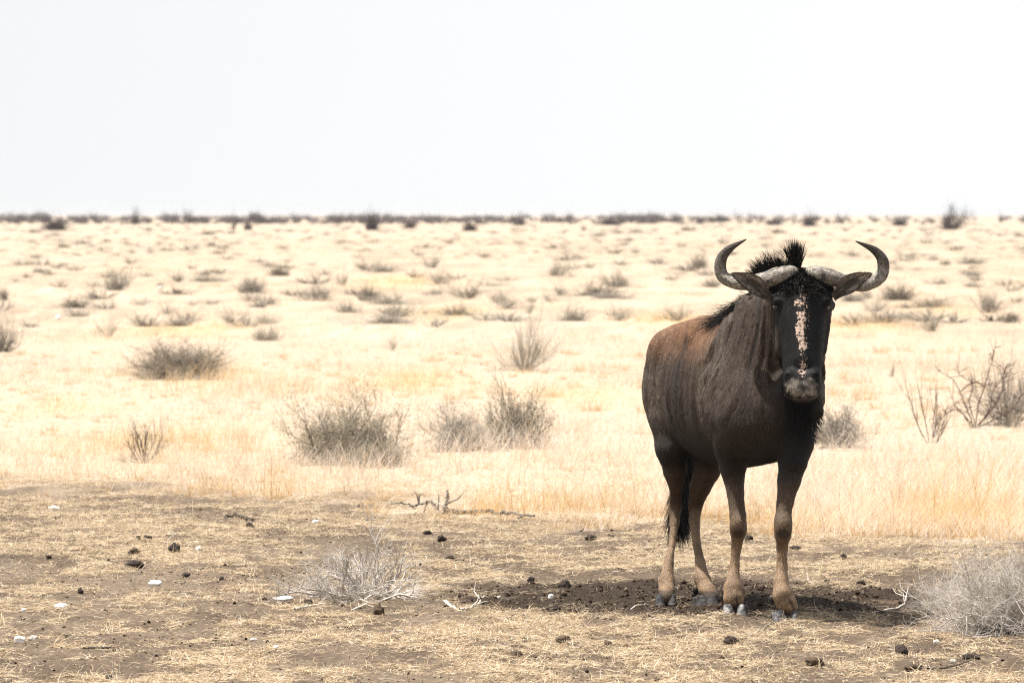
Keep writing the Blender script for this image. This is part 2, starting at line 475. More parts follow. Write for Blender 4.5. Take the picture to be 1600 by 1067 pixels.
def build_body():
    f = Field((0.50, 24.30, -0.01), (1.40, 26.80, 1.50), 0.006)
    # torso: Y, pxL, pxR, ztop, zbottom
    T = [(25.12, 1128, 1262, 1.35, .66), (25.3, 1112, 1260, 1.315, .63), (25.5, 1083, 1250, 1.262, .61), (25.75, 1052, 1232, 1.232, .60), (25.95, 1031, 1212, 1.216, .625),
         (26.12, 1013, 1190, 1.203, .67), (26.28, 1006, 1170, 1.182, .73), (26.42, 1014, 1152, 1.13, .80), (26.54, 1036, 1128, 1.04, .86), (26.6, 1060, 1105, .99, .91)]
    Y = np.array([t[0] for t in T]); xl = (np.array([t[1] for t in T]) - 800) / FPX * Y; xr = (np.array([t[2] for t in T]) - 800) / FPX * Y
    zt = np.array([t[3] for t in T]); zb = np.array([t[4] for t in T])
    f.loft(1, Y, (xl + xr) / 2, (xr - xl) / 2, (zt + zb) / 2, (zt - zb) / 2, n=2.15, k=0.02)
    # spine ridge and hip bones
    f.cone(P(1098, 516, 25.7), .05, P(1075, 528, 26.2), .045, k=.09)
    f.ell(P(1045, 545, 26.15), (.06, .10, .06), k=.10)
    # neck, shoulder and chest mass: py, pxL, pxR, Yfront, Yback
    N = [(441, 1206, 1275, 24.90, 25.08), (455, 1184, 1288, 24.86, 25.22), (470, 1170, 1292, 24.84, 25.34), (500, 1154, 1291, 24.83, 25.48), (536, 1141, 1289, 24.83, 25.55), (572, 1127, 1287, 24.83, 25.58),
         (605, 1117, 1290, 24.80, 25.56), (640, 1113, 1286, 24.78, 25.52), (672, 1115, 1275, 24.80, 25.46), (698, 1123, 1264, 24.88, 25.38), (716, 1140, 1248, 24.98, 25.30)]
    Ym = 24.98
    z = np.array([zr(a[0], Ym) for a in N]); xl = (np.array([a[1] for a in N]) - 800) / FPX * Ym; xr = (np.array([a[2] for a in N]) - 800) / FPX * Ym
    yf = np.array([a[3] for a in N]); yb = np.array([a[4] for a in N])
    f.loft(2, z, (xl + xr) / 2, (xr - xl) / 2, (yf + yb) / 2, (yb - yf) / 2, n=2.2, k=0.05)
    # brisket point and shoulder muscle
    f.ell(P(1198, 690, 24.95), (.10, .10, .085), k=.06)
    f.ell(P(1140, 625, 25.08), (.065, .12, .14), k=.05)
    f.cone(P(1135, 545, 25.3), .05, P(1130, 640, 25.12), .06, k=.06)
    
    # throat folds between head and chest
    f.cone(P(1240, 600, 24.78), .05, P(1225, 690, 24.86), .045, k=.06)
    f.cone(P(1268, 560, 24.85), .05, P(1266, 640, 24.88), .055, k=.05)
    for key, L in LEGS.items():
        for a, b in zip(L[:-1], L[1:]):
            low = a[1] > 840 and a[1] < 900
            ra, rb = (q[3] * ((.86 if q[1] < 870 else .90) if 762 < q[1] < 905 else 1) for q in (a, b))
            f.cone(P(*a[:3]), ra, P(*b[:3]), rb, k=0.035 if a[1] < 720 else 0.012, sy=1.35 if a[1] < 720 else (1.25 if low else 1.08))
    # joints
    for (px, py, Yy, r) in ((1154, 820, 25.14, (.034, .036, .042)), (1224, 822, 24.765, (.036, .037, .044)), (1055, 786, 26.33, (.026, .03, .045)), (1087, 783, 26.32, (.03, .03, .048))):
        f.ell(P(px, py, Yy), r, k=.018)
    # dew claws
    for (px, py, Yy, r) in ((1207, 937, 24.80, .014), (1132, 925, 25.17, .013), (1161, 925, 25.18, .012), (1238, 928, 24.83, .012), (1088, 922, 26.06, .015), (1034, 915, 26.1, .013)):
        f.ell(P(px, py, Yy), (r, r, r * 1.5), k=.008)
    # head: py, pxL, pxR, Yfront, Yback
    Hd = [(419, 1240, 1262, 24.79, 24.87), (427, 1226, 1279, 24.735, 24.93), (440, 1210, 1296, 24.69, 24.98), (458, 1203, 1304, 24.66, 25.0), (476, 1203.5, 1303, 24.64, 25.0), (500, 1211, 1294, 24.61, 24.96), (522, 1217, 1290, 24.585, 24.90),
          (546, 1220, 1286, 24.56, 24.84), (566, 1222, 1283, 24.535, 24.78), (586, 1223, 1282, 24.51, 24.735), (604, 1224, 1281, 24.488, 24.70), (616, 1227.5, 1278, 24.487, 24.68), (623, 1235, 1270, 24.50, 24.66), (627.5, 1244, 1261, 24.53, 24.63)]
    Ym = 24.7
    z = np.array([zr(a[0], Ym) for a in Hd]); xl = (np.array([a[1] for a in Hd]) - 800) / FPX * Ym; xr = (np.array([a[2] for a in Hd]) - 800) / FPX * Ym
    yf = np.array([a[3] for a in Hd]); yb = np.array([a[4] for a in Hd])
    f.loft(2, z, (xl + xr) / 2, (xr - xl) / 2, (yf + yb) / 2, (yb - yf) / 2, n=2.5, k=0.025)
    # brow ridges, cheek, nasal ridge, nostril wings, lips
    for s, cx in ((-1, 1214), (1, 1290)):
        f.ell(P(cx, 470, 24.70), (.022, .035, .018), k=.03)
        f.cone(P(cx + s * -3, 505, 24.76), .022, P(cx + s * -6, 545, 24.72), .018, k=.04)
        f.ell(P(1253 + s * 20, 586, 24.528), (.021, .026, .020), k=.03)
        f.ell(P(1253 + s * 21.5, 588, 24.495), (.010, .020, .0055), k=.006, tilt=s * 0.6, cut=True)
    f.cone(P(1253, 470, 24.645), .030, P(1253, 560, 24.55), .026, k=.04)
    f.ell(P(1253, 602, 24.537), (.073, .048, .056), k=.02)
    f.cone(P(1229, 611, 24.49), .004, P(1253, 621, 24.485), .004, k=.006, cut=True)
    f.cone(P(1277, 611, 24.49), .004, P(1253, 621, 24.485), .004, k=.006, cut=True)
    f.ell(P(1253, 592, 24.48), (.016, .012, .012), k=.012, cut=True)
    V, Q = surface_nets(f)
    V = smooth_mesh(V, Q, 6)
    N = normals(V, Q)
    px = V[:, 0] / V[:, 1] * FPX + 800; py = 335 + (H - V[:, 2]) / V[:, 1] * FPX
    x, y, z = V.T
    # skin folds on neck and shoulder, ribs on the flank
    head = sm(-(y), -24.80, -24.74) * sm(z, 0.90, 0.93) * np.maximum(sm(px, 1216, 1221), 1 - sm(py, 500, 530))
    front = 1 - sm(y, 25.3, 25.5)
    neck = front * (1 - head) * sm(z, 0.72, 0.9) * (1 - sm(z, 1.36, 1.42))
    lat = x * 20 + (z - 1.1) * 5.0 * (x - 1.05) * 8 + 0.9 * fbm(x * 6, y * 6, z * 3, seed=61)
    ridge = lambda v: 1 - 2 * np.abs(v)
    folds = 0.45 * ridge(vn(lat * .9, y * 3, z * 1.3, seed=63)) + 0.38 * vn(lat * 2.3, y * 4, z * 2.0, seed=64) + 0.26 * vn(lat * 5, y * 6, z * 4, seed=69) - .1
    fl2 = sm(y, 25.25, 25.45) * (1 - sm(y, 26.2, 26.5)) * sm(z, 0.7, 0.85) * (1 - sm(z, 1.15, 1.2))
    ribs = vn(y * 17 + z * 2.5 + 0.7 * fbm(x * 4, y * 4, z * 4, seed=66), z * 1.5, 0, seed=65) + 0.5 * vn(y * 38, z * 3, x * 3, seed=67)
    disp = 0.026 * neck * folds + 0.0012 * neck * vn(x * 30, y * 20, z * 20, seed=79) + 0.009 * fl2 * ribs + 0.0018 * (1 - head) * fbm(x * 45, y * 45, z * 30, seed=68, o=2)
    disp += 0.0022 * head * sm(-py, -470, -440) * vn(x * 120, y * 40, z * 30, seed=70)
    V = V + N * disp[:, None]
    # pigment
    brown = np.array([.050, .035, .026]); rust = np.array([.27, .135, .068]); grey = np.array([.098, .076, .058]); black = np.array([.0065, .0060, .0058])
    tan = np.array([.26, .172, .106]); tan2 = np.array([.098, .067, .043]); pad = np.array([.25, .22, .18]); hoof = np.array([.03, .028, .026])
    C = np.tile(brown, (len(V), 1))
    def mix(c, w):
        nonlocal C
        w = np.clip(w, 0, 1)[:, None]; C = C * (1 - w) + np.asarray(c) * w
    n1 = fbm(x * 5, y * 5, z * 2.5, seed=71); n2 = fbm(x * 22, y * 22, z * 6, seed=73, o=3)
    mix(grey, sm(n1 + 0.4 * n2, -.2, .5) * 0.8)
    back = sm(z, 1.00, 1.20) * sm(y, 25.25, 25.6)
    mix(rust, np.clip(back * (0.75 + 0.5 * n1), 0, 1) * 0.9)  # rust topline, brightened in colour where the sun lights the back
    mix(rust * 0.6, neck * sm(-folds, .25, .6) * 0.25)
    mix(np.array([.13, .088, .052]), sm(y, 26.15, 26.4) * sm(z, .85, 1.0) * (1 - sm(z, 1.15, 1.2)) * 0.6)          # paler rump, its lit tone painted into the coat
    stripe = sm(-folds + .35 * vn(lat * 1.3, y * 2, z * 0.9, seed=75), -.05, 0.35) * neck
    mix(black * 1.8, stripe * 0.72)  # brindle stripes, with crease shade painted into the fold grooves
    stripe2 = sm(vn(y * 11 + z * 1.2, z * 1.1, x, seed=76), 0.05, 0.5) * fl2
    mix(black * 2.4, stripe2 * 0.6)
    mix(black * 2.0, (1 - sm(z + .04 * n1, .66, .95)) * sm(z, .50, .60) * 0.85)  # lower flank and belly darkened, body shade painted into the coat
    # legs
    lg = 1 - sm(z + 0.05 * n1, .42, .64)
    mix(tan2, lg)
    mix(tan, 1 - sm(z + 0.04 * n1, .20, .46))
    mix(tan2 * 0.6, sm(vn(x * 14, y * 9, z * 9, seed=77), .1, .6) * lg * 0.45)
    for (kx, ky, kY) in ((1154, 835, 25.1), (1225, 834, 24.75)):
        kp = P(kx, ky, kY); d = np.linalg.norm((V - kp) / np.array([.035, .06, .03]), axis=1)
        mix(black * 3, (1 - sm(d, .5, 1.1)) * 0.75)  # shade below the knee joints, painted into the coat
    kp = P(1234, 917, 24.7); mix(black * 3, (1 - sm(np.linalg.norm((V - kp) / np.array([.013, .04, .022]), axis=1), .5, 1.2)) * 0.85)
    mix(black * 3, (1 - sm(z, .050, .064)) * 0.7)                                                                  # dark coronets
    mix(black * 4, np.exp(-((px - 1152 - (py - 940) * .25) / 2.2) ** 2) * sm(py, 925, 936) * (y < 25.3) * (px < 1180) * .8)
    mix(black * 4, np.exp(-((px - 1236 - (py - 940) * .45) / 2.2) ** 2) * sm(py, 928, 940) * (y < 24.9) * (px > 1200) * .8)
    for (px_, py_, Y_, r_) in ((1207, 937, 24.80, .022), (1132, 925, 25.17, .018), (1088, 924, 26.06, .026), (1034, 915, 26.1, .02)):
        mix(hoof, 1 - sm(np.linalg.norm(V - P(px_, py_, Y_), axis=1), r_ * .7, r_ * 1.15))
    # head: black mask, rust-brown cheeks behind, blaze, grey muzzle pad
    mix(black, head)
    mix(rust * 0.6, sm(px, 1278, 1284) * sm(y, 24.74, 24.80) * (1 - sm(y, 24.9, 24.95)) * sm(z, .98, 1.05) * (1 - sm(z, 1.22, 1.3)) * 0.8)
    throat = front * (1 - sm(y, 24.9, 25.0)) * (1 - head) * np.exp(-((px - 1238) / 26) ** 2) * sm(z, .62, .70) * (1 - sm(z, .96, 1.02))
    mix(black, throat * 0.95)  # black throat, with the shade under the head painted in
    mix(black * 1.6, (1 - sm(y, 24.95, 25.05)) * (1 - head) * sm(px, 1195, 1240) * 0.75 * sm(z, .62, .70))  # chest front darkened as well, more painted shade
    fr = sm(-N[:, 1], .2, .5) * head
    wv = 3 * vn(0 * py, py * .11, 0, seed=81)
    bz = np.exp(-(np.maximum(np.abs(px - (1250 + (py - 470) * 0.045 + wv)) - 5.2, 0) / 3.4) ** 2) * sm(py, 462, 470) * (1 - sm(py, 543, 558)) * (1 - .55 * np.exp(-((py - 483) / 3.5) ** 2))
    env = np.exp(-((px - 1256) / 17) ** 2) * sm(py, 425, 450) * (1 - sm(py, 590, 592))
    env2 = np.exp(-((px - 1254) / 12) ** 2) * sm(py, 556, 566) * (1 - sm(py, 584, 588))
    FLECK = np.maximum.reduce([.50 * bz, .40 * env, .47 * env2]) * fr
    dpad = (np.abs(px - 1253) / 27.0) ** 2.6 + (np.abs(py - 605) / 17.0) ** 2.3
    pm = (1 - sm(dpad + .45 * vn(x * 70, 0 * y, z * 70, seed=92), .55, 1.05)) * fr
    pm = pm * (1 - np.exp(-((px - 1254) / 12) ** 2 - ((py - 591) / 9) ** 2) * 0.99) * (1 - 0.7 * np.exp(-((px - 1255) / 8) ** 2 - ((py - 607) / 7) ** 2)) * (1 - .6 * np.exp(-((np.abs(px - 1254) - 19) / 5) ** 2 - ((py - 598) / 4) ** 2))
    mix(black * 1.5, fr * np.clip(np.exp(-((px - 1231.5) / 5) ** 2 - ((py - 587) / 3.6) ** 2) + np.exp(-((px - 1274.5) / 5) ** 2 - ((py - 587) / 3.6) ** 2), 0, 1))
    mix(pad, pm * (0.62 + 0.5 * vn(x * 45, 0 * y, z * 45, seed=88)))
    mix(pad * 1.7, pm * sm(vn(x * 90, 0 * y, z * 90, seed=89), .25, .6) * 0.6)
    mix(pad * 0.8, np.exp(-((dpad - 1.35) / .12) ** 2) * sm(py, 608, 616) * fr * 0.6)
    m, n, l, b = None, None, None, None
    mat = vmat("short_coat", rough=0.62, spec=0.16, scale=240, amt=0.6, bump=0.0016, stretch=(1, 1, .22), bscale=420, detail=3)
    nn, ll = mat.node_tree.nodes, mat.node_tree.links; bs = nn['Principled BSDF']; src = bs.inputs['Base Color'].links[0].from_socket
    fa = nn.new("ShaderNodeAttribute"); fa.attribute_name = "fleck"; tc = nn.new("ShaderNodeTexCoord")
    fz = nn.new("ShaderNodeTexNoise"); fz.inputs['Scale'].default_value = 95; fz.inputs['Detail'].default_value = 5; fz.inputs['Roughness'].default_value = .7; ll.new(tc.outputs['Object'], fz.inputs['Vector'])
    sa = nn.new("ShaderNodeMath"); sa.operation = 'ADD'; ll.new(fa.outputs['Fac'], sa.inputs[0]); ll.new(fz.outputs['Fac'], sa.inputs[1])
    ma = nn.new("ShaderNodeMapRange"); ma.inputs['From Min'].default_value = .93; ma.inputs['From Max'].default_value = .99; ll.new(sa.outputs[0], ma.inputs['Value'])
    mc = nn.new("ShaderNodeMix"); mc.data_type = 'RGBA'; ll.new(ma.outputs[0], mc.inputs['Factor']); ll.new(src, mc.inputs['A']); mc.inputs['B'].default_value = (.52, .385, .30, 1); ll.new(mc.outputs['Result'], bs.inputs['Base Color'])
    root = empty("wildebeest", beest_root)
    o = mk("body", V, Q, mat, parent=root, col=C, smooth=True, loc=beest_root)
    fat = o.data.attributes.new("fleck", 'FLOAT', 'POINT'); fat.data.foreach_set("value", FLECK.astype(np.float32))
    return root, V, Q, N, C, f, FLECK

root, BV, BQ, BN, BC, FLD, FLK = build_body()
tag(root, "dark wildebeest standing with its head turned straight to the camera on dark soil with its shadow painted in", "wildebeest")

def bchild(name, V, Q, mat, col=None, smooth=False, label=None):
    o = mk(name, V, Q, mat, parent=root, col=col, smooth=smooth, loc=beest_root)
    if label: o['label'] = label
    return o

def horn(pts, rad, seed):
    pts = catmull([P(*p) for p in pts], 90); rr = np.interp(np.linspace(0, 1, 90), np.linspace(0, 1, len(rad)), rad)
    d = nrm(np.gradient(pts, axis=0)); up = np.tile([0, 1.0, 0], (90, 1)); u = nrm(np.cross(d, up)); v = np.cross(u, d)
    S = 28; a = np.linspace(0, 2 * math.pi, S + 1)[:-1]
    t = np.linspace(0, 1, 90)[:, None]
    ridge = 1 + 0.05 * (1 - sm(t, .45, .75)) * vn(t * 48, a[None] * 0.6, seed=seed) + 0.10 * (1 - sm(t, .25, .5)) * fbm(t * 20, a[None] * 2.2, seed=seed + 1)
    V = pts[:, None] + (np.cos(a)[None, :, None] * u[:, None] + np.sin(a)[None, :, None] * v[:, None] * 1.1) * (rr[:, None] * ridge)[..., None]
    V = V.reshape(-1, 3); i = np.arange(90 * S).reshape(90, S)
    Q = np.stack([i[:-1], np.roll(i, -1, 1)[:-1], np.roll(i, -1, 1)[1:], i[1:]], -1).reshape(-1, 4)
    tt = np.repeat(t[:, 0], S); aa = np.tile(a, 90)
    base = np.array([.34, .30, .25]); tip = np.array([.085, .070, .058])
    w = sm(tt + 0.1 * vn(tt * 12, aa, seed=seed + 3), .55, .85)[:, None]
    C = base * (1 - w) + tip * w
    C = C * (0.8 + 0.35 * vn(tt * 60, aa * 3, seed=seed + 4))[:, None]
    cr = sm(vn(tt * 26, aa * 5, seed=seed + 5) + .3 * vn(tt * 80, aa * 9, seed=seed + 6), .35, .6)[:, None] * (1 - w)
    C = C * (1 - 0.7 * cr)
    return V, Q, np.clip(C, .01, 1)

horn_m = vmat("horn_keratin", rough=0.6, spec=0.3, scale=150, amt=0.75, bump=0.004, bscale=190)
HR = [.014, .030, .037, .031, .0275, .026, .0245, .0165, .0025]
Lh = horn([(1246, 424, 24.765), (1236, 426, 24.745), (1216, 431, 24.735), (1188, 438.5, 24.76), (1156, 443, 24.79), (1130, 432, 24.82), (1126, 409, 24.82), (1139, 389.5, 24.80), (1166, 374, 24.76)], HR, 91)
Rh = horn([(1261, 424, 24.765), (1270, 426, 24.745), (1290, 431, 24.735), (1316, 439.5, 24.76), (1350, 445, 24.79), (1376, 432, 24.82), (1379.5, 409, 24.82), (1366, 391, 24.80), (1337, 377, 24.76)], HR, 95)
bchild("horn", *Lh[:2], horn_m, col=Lh[2], smooth=True); bchild("horn", *Rh[:2], horn_m, col=Rh[2], smooth=True)

# ears
def ear(base, tip, wmax, side, seed):
    """leaf-shaped cupped ear, opening to the front"""
    a, b = P(*base), P(*tip); ax = b - a; L = np.linalg.norm(ax); ax = ax / L
    fw = np.array([0, -1.0, 0]); sd = nrm(np.cross(ax, fw))
    nu, nv = 26, 19
    u = np.linspace(0, 1, nu)[:, None]; v = np.linspace(-1, 1, nv)[None, :]
    w = wmax * (0.42 + 0.58 * sm(u, 0, .45)) * np.maximum(1 - (np.maximum(u - .40, 0) / .60) ** 1.55, 0) ** .80
    w = np.maximum(w, 0.002)
    curve = 0.014 * np.sin(u * math.pi)
    cup = 0.55 * w * (1 - v * v) * (1 - .5 * u)
    out = []
    for off in (0.0, 0.007):
        p = a + ax * (u * L)[..., None] + sd * ((v * w * 1.0) - side * curve)[..., None] * 1.0 - fw * (cup + off + 0.02 * u * L)[..., None]
        out.append(p.reshape(-1, 3))
    V = np.vstack(out); i = np.arange(nu * nv).reshape(nu, nv); k = nu * nv
    Q = np.stack([i[:-1, :-1], i[:-1, 1:], i[1:, 1:], i[1:, :-1]], -1).reshape(-1, 4)
    Q2 = Q[:, ::-1] + k
    rim = [np.stack([r[:-1], r[1:], r[1:] + k, r[:-1] + k], 1) for r in (i[:, 0][::-1], i[:, -1], i[0], i[-1][::-1])]
    vv = np.abs(np.broadcast_to(v, (nu, nv))).ravel(); uu = np.broadcast_to(u, (nu, nv)).ravel()
    edge = sm(vv, .72, .95); bs = 1 - sm(uu, .12, .38)
    Cin = np.array([.58, .50, .42]) * (1 - edge)[:, None] + np.array([.10, .085, .07]) * edge[:, None]
    core = sm(uu, .15, .35) * (1 - sm(uu, .6, .85)) * (1 - sm(vv, .2, .7))
    Cin = Cin * (1 - .85 * core[:, None])
    Cin = Cin * (1 - bs)[:, None] + np.array([.16, .13, .10]) * bs[:, None]
    V[:] += (0.0012 * vn(V[:, 0] * 130, V[:, 1] * 90, V[:, 2] * 130, seed=seed))[:, None]
    C = np.vstack([Cin, np.tile([.045, .034, .027], (k, 1))])
    # hairs inside the ear and along the rim
    n = 900; uu = rng.random(n) * .92 + .02; vs = np.sign(rng.random(n) - .5) * (1 - rng.random(n) ** 1.5 * .9)
    wi = np.interp(uu, u[:, 0], w[:, 0])
    rt = a + ax * (uu * L)[:, None] + sd * (vs * wi - side * 0.014 * np.sin(uu * math.pi))[:, None] - fw * (.55 * wi * (1 - vs ** 2) * (1 - .5 * uu) - .001 + 0.02 * uu * L)[:, None]
    d0 = nrm(ax[None] * .8 + fw * .35 - sd * (vs * .5)[:, None] + rng.normal(0, .25, (n, 3)))
    hv, hq = ribbons(rt, d0, nrm(d0 + ax * .6), rng.uniform(.012, .026, n) * (1 - .4 * uu), np.full(n, .0013), nrm(np.cross(d0, rng.normal(0, 1, (n, 3)))))
    hc = np.where(rng.random((n, 1)) < .55, [[.17, .145, .12]], [[.03, .025, .02]]) * rng.uniform(.6, 1.2, (n, 1))
    return np.vstack([V, hv]), [np.vstack([Q, Q2] + rim), hq + len(V)], np.vstack([C, np.repeat(hc, 6, 0)])

ear_m = vmat("ear_skin", rough=0.7, spec=0.25, scale=200, amt=0.4, bump=0.001)
for s in ((1204, 467, 24.70), (1141.5, 427, 24.62), .039, -1), ((1302, 465, 24.70), (1364, 427, 24.62), .039, 1):
    V, Q, C = ear(*s, 101 + s[3])
    bchild("ear", V, Q, ear_m, col=C, smooth=True)

def uvsphere(c, r, nu=18, nv=12):
    th = np.linspace(0, math.pi, nv)[:, None]; ph = np.linspace(0, 2 * math.pi, nu + 1)[:-1][None]
    V = np.stack([np.sin(th) * np.cos(ph), np.sin(th) * np.sin(ph), np.cos(th) + 0 * ph], -1).reshape(-1, 3) * np.asarray(r) + np.asarray(c)
    i = np.arange(nu * nv).reshape(nv, nu)
    return V, np.stack([i[:-1], i[1:], np.roll(i, -1, 1)[1:], np.roll(i, -1, 1)[:-1]], -1).reshape(-1, 4)

eye_m, n_, l_, b_ = node_mat("wet_eye")
b_.inputs['Base Color'].default_value = (.012, .008, .006, 1); b_.inputs['Roughness'].default_value = .06; b_.inputs['Coat Weight'].default_value = .6
for cx in (1213.5, 1290.5):
    V, Q = uvsphere(P(cx, 479.5, 24.695), (.015, .020, .014))
    bchild("eye", V, Q, eye_m, smooth=True)

# hooves: two horny claws each
hoof_m = vmat("hoof_horn", rough=0.85, spec=0.15, scale=70, amt=0.75, bump=0.005, bscale=90)
def hoof(px, py, turn, toe_col, L=.125, W=.054, Hh=.060):
    gx, gy = G(px, py); g = 0.0
    fwd = np.array([math.sin(turn), -math.cos(turn), 0]); rt = np.array([math.cos(turn), math.sin(turn), 0])
    c = np.array([gx, gy, -0.004]) - fwd * L * .5
    Vs, Qs, Cs, nv0 = [], [], [], 0
    for s in (-1, 1):
        nu, nv = 20, 9
        ph = np.linspace(0, 2 * math.pi, nu + 1)[:-1][None]; t = np.linspace(0, 1, nv)[:, None]
        sx, sy = np.cos(ph), np.sin(ph)
        sx = np.sign(sx) * np.abs(sx) ** .75; sy = np.sign(sy) * np.abs(sy) ** .75
        ly = L * .5 * (1 - .36 * t) * sy - L * .20 * t            # toe slopes back to the coronet
        lx = (W * .5 * (1 - .10 * t) * (1 - .42 * np.maximum(sy, 0) ** 2)) * sx + s * (W * .49 + .003 * sy)
        lz = Hh * t * (1 - .40 * (1 - sy) / 2)
        p = c + ly[..., None] * fwd + lx[..., None] * rt + lz[..., None] * np.array([0, 0, 1.0])
        V = p.reshape(-1, 3); V = V + .003 * np.stack([fbm(V[:, 0] * 60, V[:, 1] * 60, V[:, 2] * 60, seed=q_) for q_ in (1, 2, 3)], 1); i = np.arange(nu * nv).reshape(nv, nu)
        Q = np.stack([i[:-1], np.roll(i, -1, 1)[:-1], np.roll(i, -1, 1)[1:], i[1:]], -1).reshape(-1, 4)
        top = c + s * rt * W * .5 - fwd * L * .20 + np.array([0, 0, Hh * .82]); V = np.vstack([V, top[None]])
        T3 = np.stack([i[-1], np.roll(i[-1], -1), np.full(nu, nu * nv)], 1)
        w = sm(vn(V[:, 0] * 45, V[:, 1] * 45, V[:, 2] * 35, seed=int(px) + s), -.25, .35)[:, None]
        C = np.array([.045, .042, .042]) * (1 - w) + np.array(toe_col) * w
        Vs.append(V); Qs.append(Q + nv0); Qs.append(T3 + nv0); Cs.append(C); nv0 += len(V)
    bchild("hoof", np.vstack(Vs), Qs, hoof_m, col=np.vstack(Cs), smooth=True)
hoof(1148, 966, -0.10, (.27, .26, .25))
hoof(1239, 975, 0.38, (.20, .195, .19))
hoof(1042.5, 944, 0.08, (.09, .085, .08), L=.095, W=.047, Hh=.048)
hoof(1113, 946, 0.42, (.10, .095, .09), L=.115, W=.050, Hh=.046)

# hair: mane, forelock, beard, tail
def hairs(root_p, dirs, L, W, curl, seed, tipw=.15, levels=4):
    r = np.random.default_rng(seed); n = len(root_p)
    d0 = nrm(dirs + r.normal(0, .10, (n, 3))); d1 = nrm(d0 + curl + r.normal(0, .15, (n, 3)))
    return ribbons(root_p, d0, d1, L, W, nrm(np.cross(d0, r.normal(0, 1, (n, 3)))), levels=levels, tipw=tipw)

hair_m, n_, l_, b_ = node_mat("black_hair")
b_.inputs['Base Color'].default_value = (.0075, .0065, .006, 1); b_.inputs['Roughness'].default_value = .5; b_.inputs['Specular IOR Level'].default_value = .18

def merge(parts):
    Vs, Qs, o = [], [], 0
    for V, Q in parts:
        Vs.append(V); Qs.append(Q + o); o += len(V)
    return np.vstack(Vs), np.concatenate(Qs)

def tufts(path, n, spread, direc, length, W, curl, seed, clump=0.012, lv=.35):
    """hair standing along a path of pixel points, gathered into locks"""
    r = np.random.default_rng(seed); pts = catmull([P(*p) for p in path], 60)
    nl = max(6, n // 22); lt = r.random(nl); lock = pts[(lt * 59).astype(int)] + r.normal(0, 1, (nl, 3)) * np.array(spread)
    ldir = r.normal(0, .16, (nl, 3)); ll = r.uniform(1 - lv, 1 + .4 * lv, nl)
    k = r.integers(0, nl, n)
    direc = np.asarray(direc, float); length = np.asarray(length, float)
    if direc.ndim == 2:
        q = lt[k] * (len(direc) - 1); D = np.stack([np.interp(q, range(len(direc)), direc[:, j]) for j in range(3)], 1)
    else: D = np.tile(direc, (n, 1))
    Ln = np.interp(lt[k], np.linspace(0, 1, np.size(length)), np.atleast_1d(length))
    off = r.normal(0, clump, (n, 3)); rp = lock[k] + off
    D = nrm(nrm(D) + ldir[k] - off * 6)
    return hairs(rp, D, Ln * ll[k] * r.uniform(.75, 1.05, n), r.uniform(.6, 1.3, n) * W, np.asarray(curl), seed + 1)

mane = merge([
    tufts([(1239, 424, 24.80), (1249, 424, 24.80)], 700, (.002, .02, .003), (-.03, .05, 1), .135, .0026, (.0, 0, .1), 201, clump=.005, lv=.15),
    tufts([(1232, 430, 24.90), (1212, 432, 24.98), (1192, 436, 25.08)], 1700, (.004, .02, .004), [(-.15, .1, 1), (-.45, .1, 1), (-.6, .1, .9)], [.080, .088, .09], .0026, (-.1, 0, .05), 203, clump=.008, lv=.8),
    tufts([(1188, 440, 25.1), (1174, 452, 25.2)], 500, (.006, .02, .003), [(-.45, .1, .9), (-.8, .1, .6)], [.08, .07], .0026, (-.1, 0, .05), 204, clump=.005, lv=.4),
    tufts([(1178, 458, 25.2), (1164, 469, 25.3), (1150, 484, 25.42), (1138, 494, 25.5)], 1300, (.002, .02, .003), [(-.7, .3, -.42), (-.62, .45, -.50), (-.55, .5, -.45)], [.10, .17, .19], .0022, (-.05, .1, -.10), 205, clump=.0045),
    tufts([(1176, 456, 25.2), (1160, 470, 25.3), (1140, 490, 25.5)], 90, (.005, .01, .006), (-.9, .1, .25), .030, .0018, (0, 0, .1), 207),
])
bchild("mane", *mane, hair_m)
# forelock: short hair brushed up over the forehead, and bristles down the face
def skin_roots(mask, n, seed):
    r = np.random.default_rng(seed); idx = np.flatnonzero(mask); k = idx[r.integers(0, len(idx), n)]
    return BV[k] + r.normal(0, .002, (n, 3)), BN[k]
bpx = BV[:, 0] / BV[:, 1] * FPX + 800; bpy_ = 335 + (H - BV[:, 2]) / BV[:, 1] * FPX
m_ = (BV[:, 1] < 24.85) & (bpy_ < 462) & (bpy_ > 422 + .16 * np.abs(bpx - 1253)) & (BN[:, 1] < -.1)
rp, nn = skin_roots(m_, 3600, 211)
cx = (rp[:, 0] / rp[:, 1] * FPX + 800 - 1253) / 45
fv = hairs(rp, nrm(nn * .35 + np.stack([cx * .7, 0 * cx, -.25 - .5 * np.abs(cx) + .5 * (1 - np.abs(cx))], 1)), np.random.default_rng(5).uniform(.009, .022, len(rp)), np.full(len(rp), .0022), np.array([0, .05, -.35]), 213)
bchild("forelock", *fv, hair_m)
# beard on the throat and chest
m_ = (BV[:, 1] < 24.97) & (bpy_ > 600) & (bpy_ < 700) & (bpx > 1222) & (bpx < 1282) & (BN[:, 1] < .1) & ~((BV[:, 1] < 24.72))
rp, nn = skin_roots(m_, 6000, 221)
q = rp[:, 0] / rp[:, 1] * FPX + 800; qy = 335 + (H - rp[:, 2]) / rp[:, 1] * FPX
kp = np.random.default_rng(222).random(len(rp)) < np.exp(-((q - 1250) / 17) ** 2) * (1 - sm(qy, 640, 700)); rp, nn = rp[kp], nn[kp]
lk = vn(rp[:, 0] * 25, rp[:, 2] * 14, seed=5)
be = hairs(rp, nrm(nn * .38 + np.array([0, -.05, -1.0]) + np.stack([lk * .35, 0 * lk, 0 * lk], 1)), np.random.default_rng(6).uniform(.014, .036, len(rp)), np.full(len(rp), .0019), np.array([0, 0, -.25]), 223)
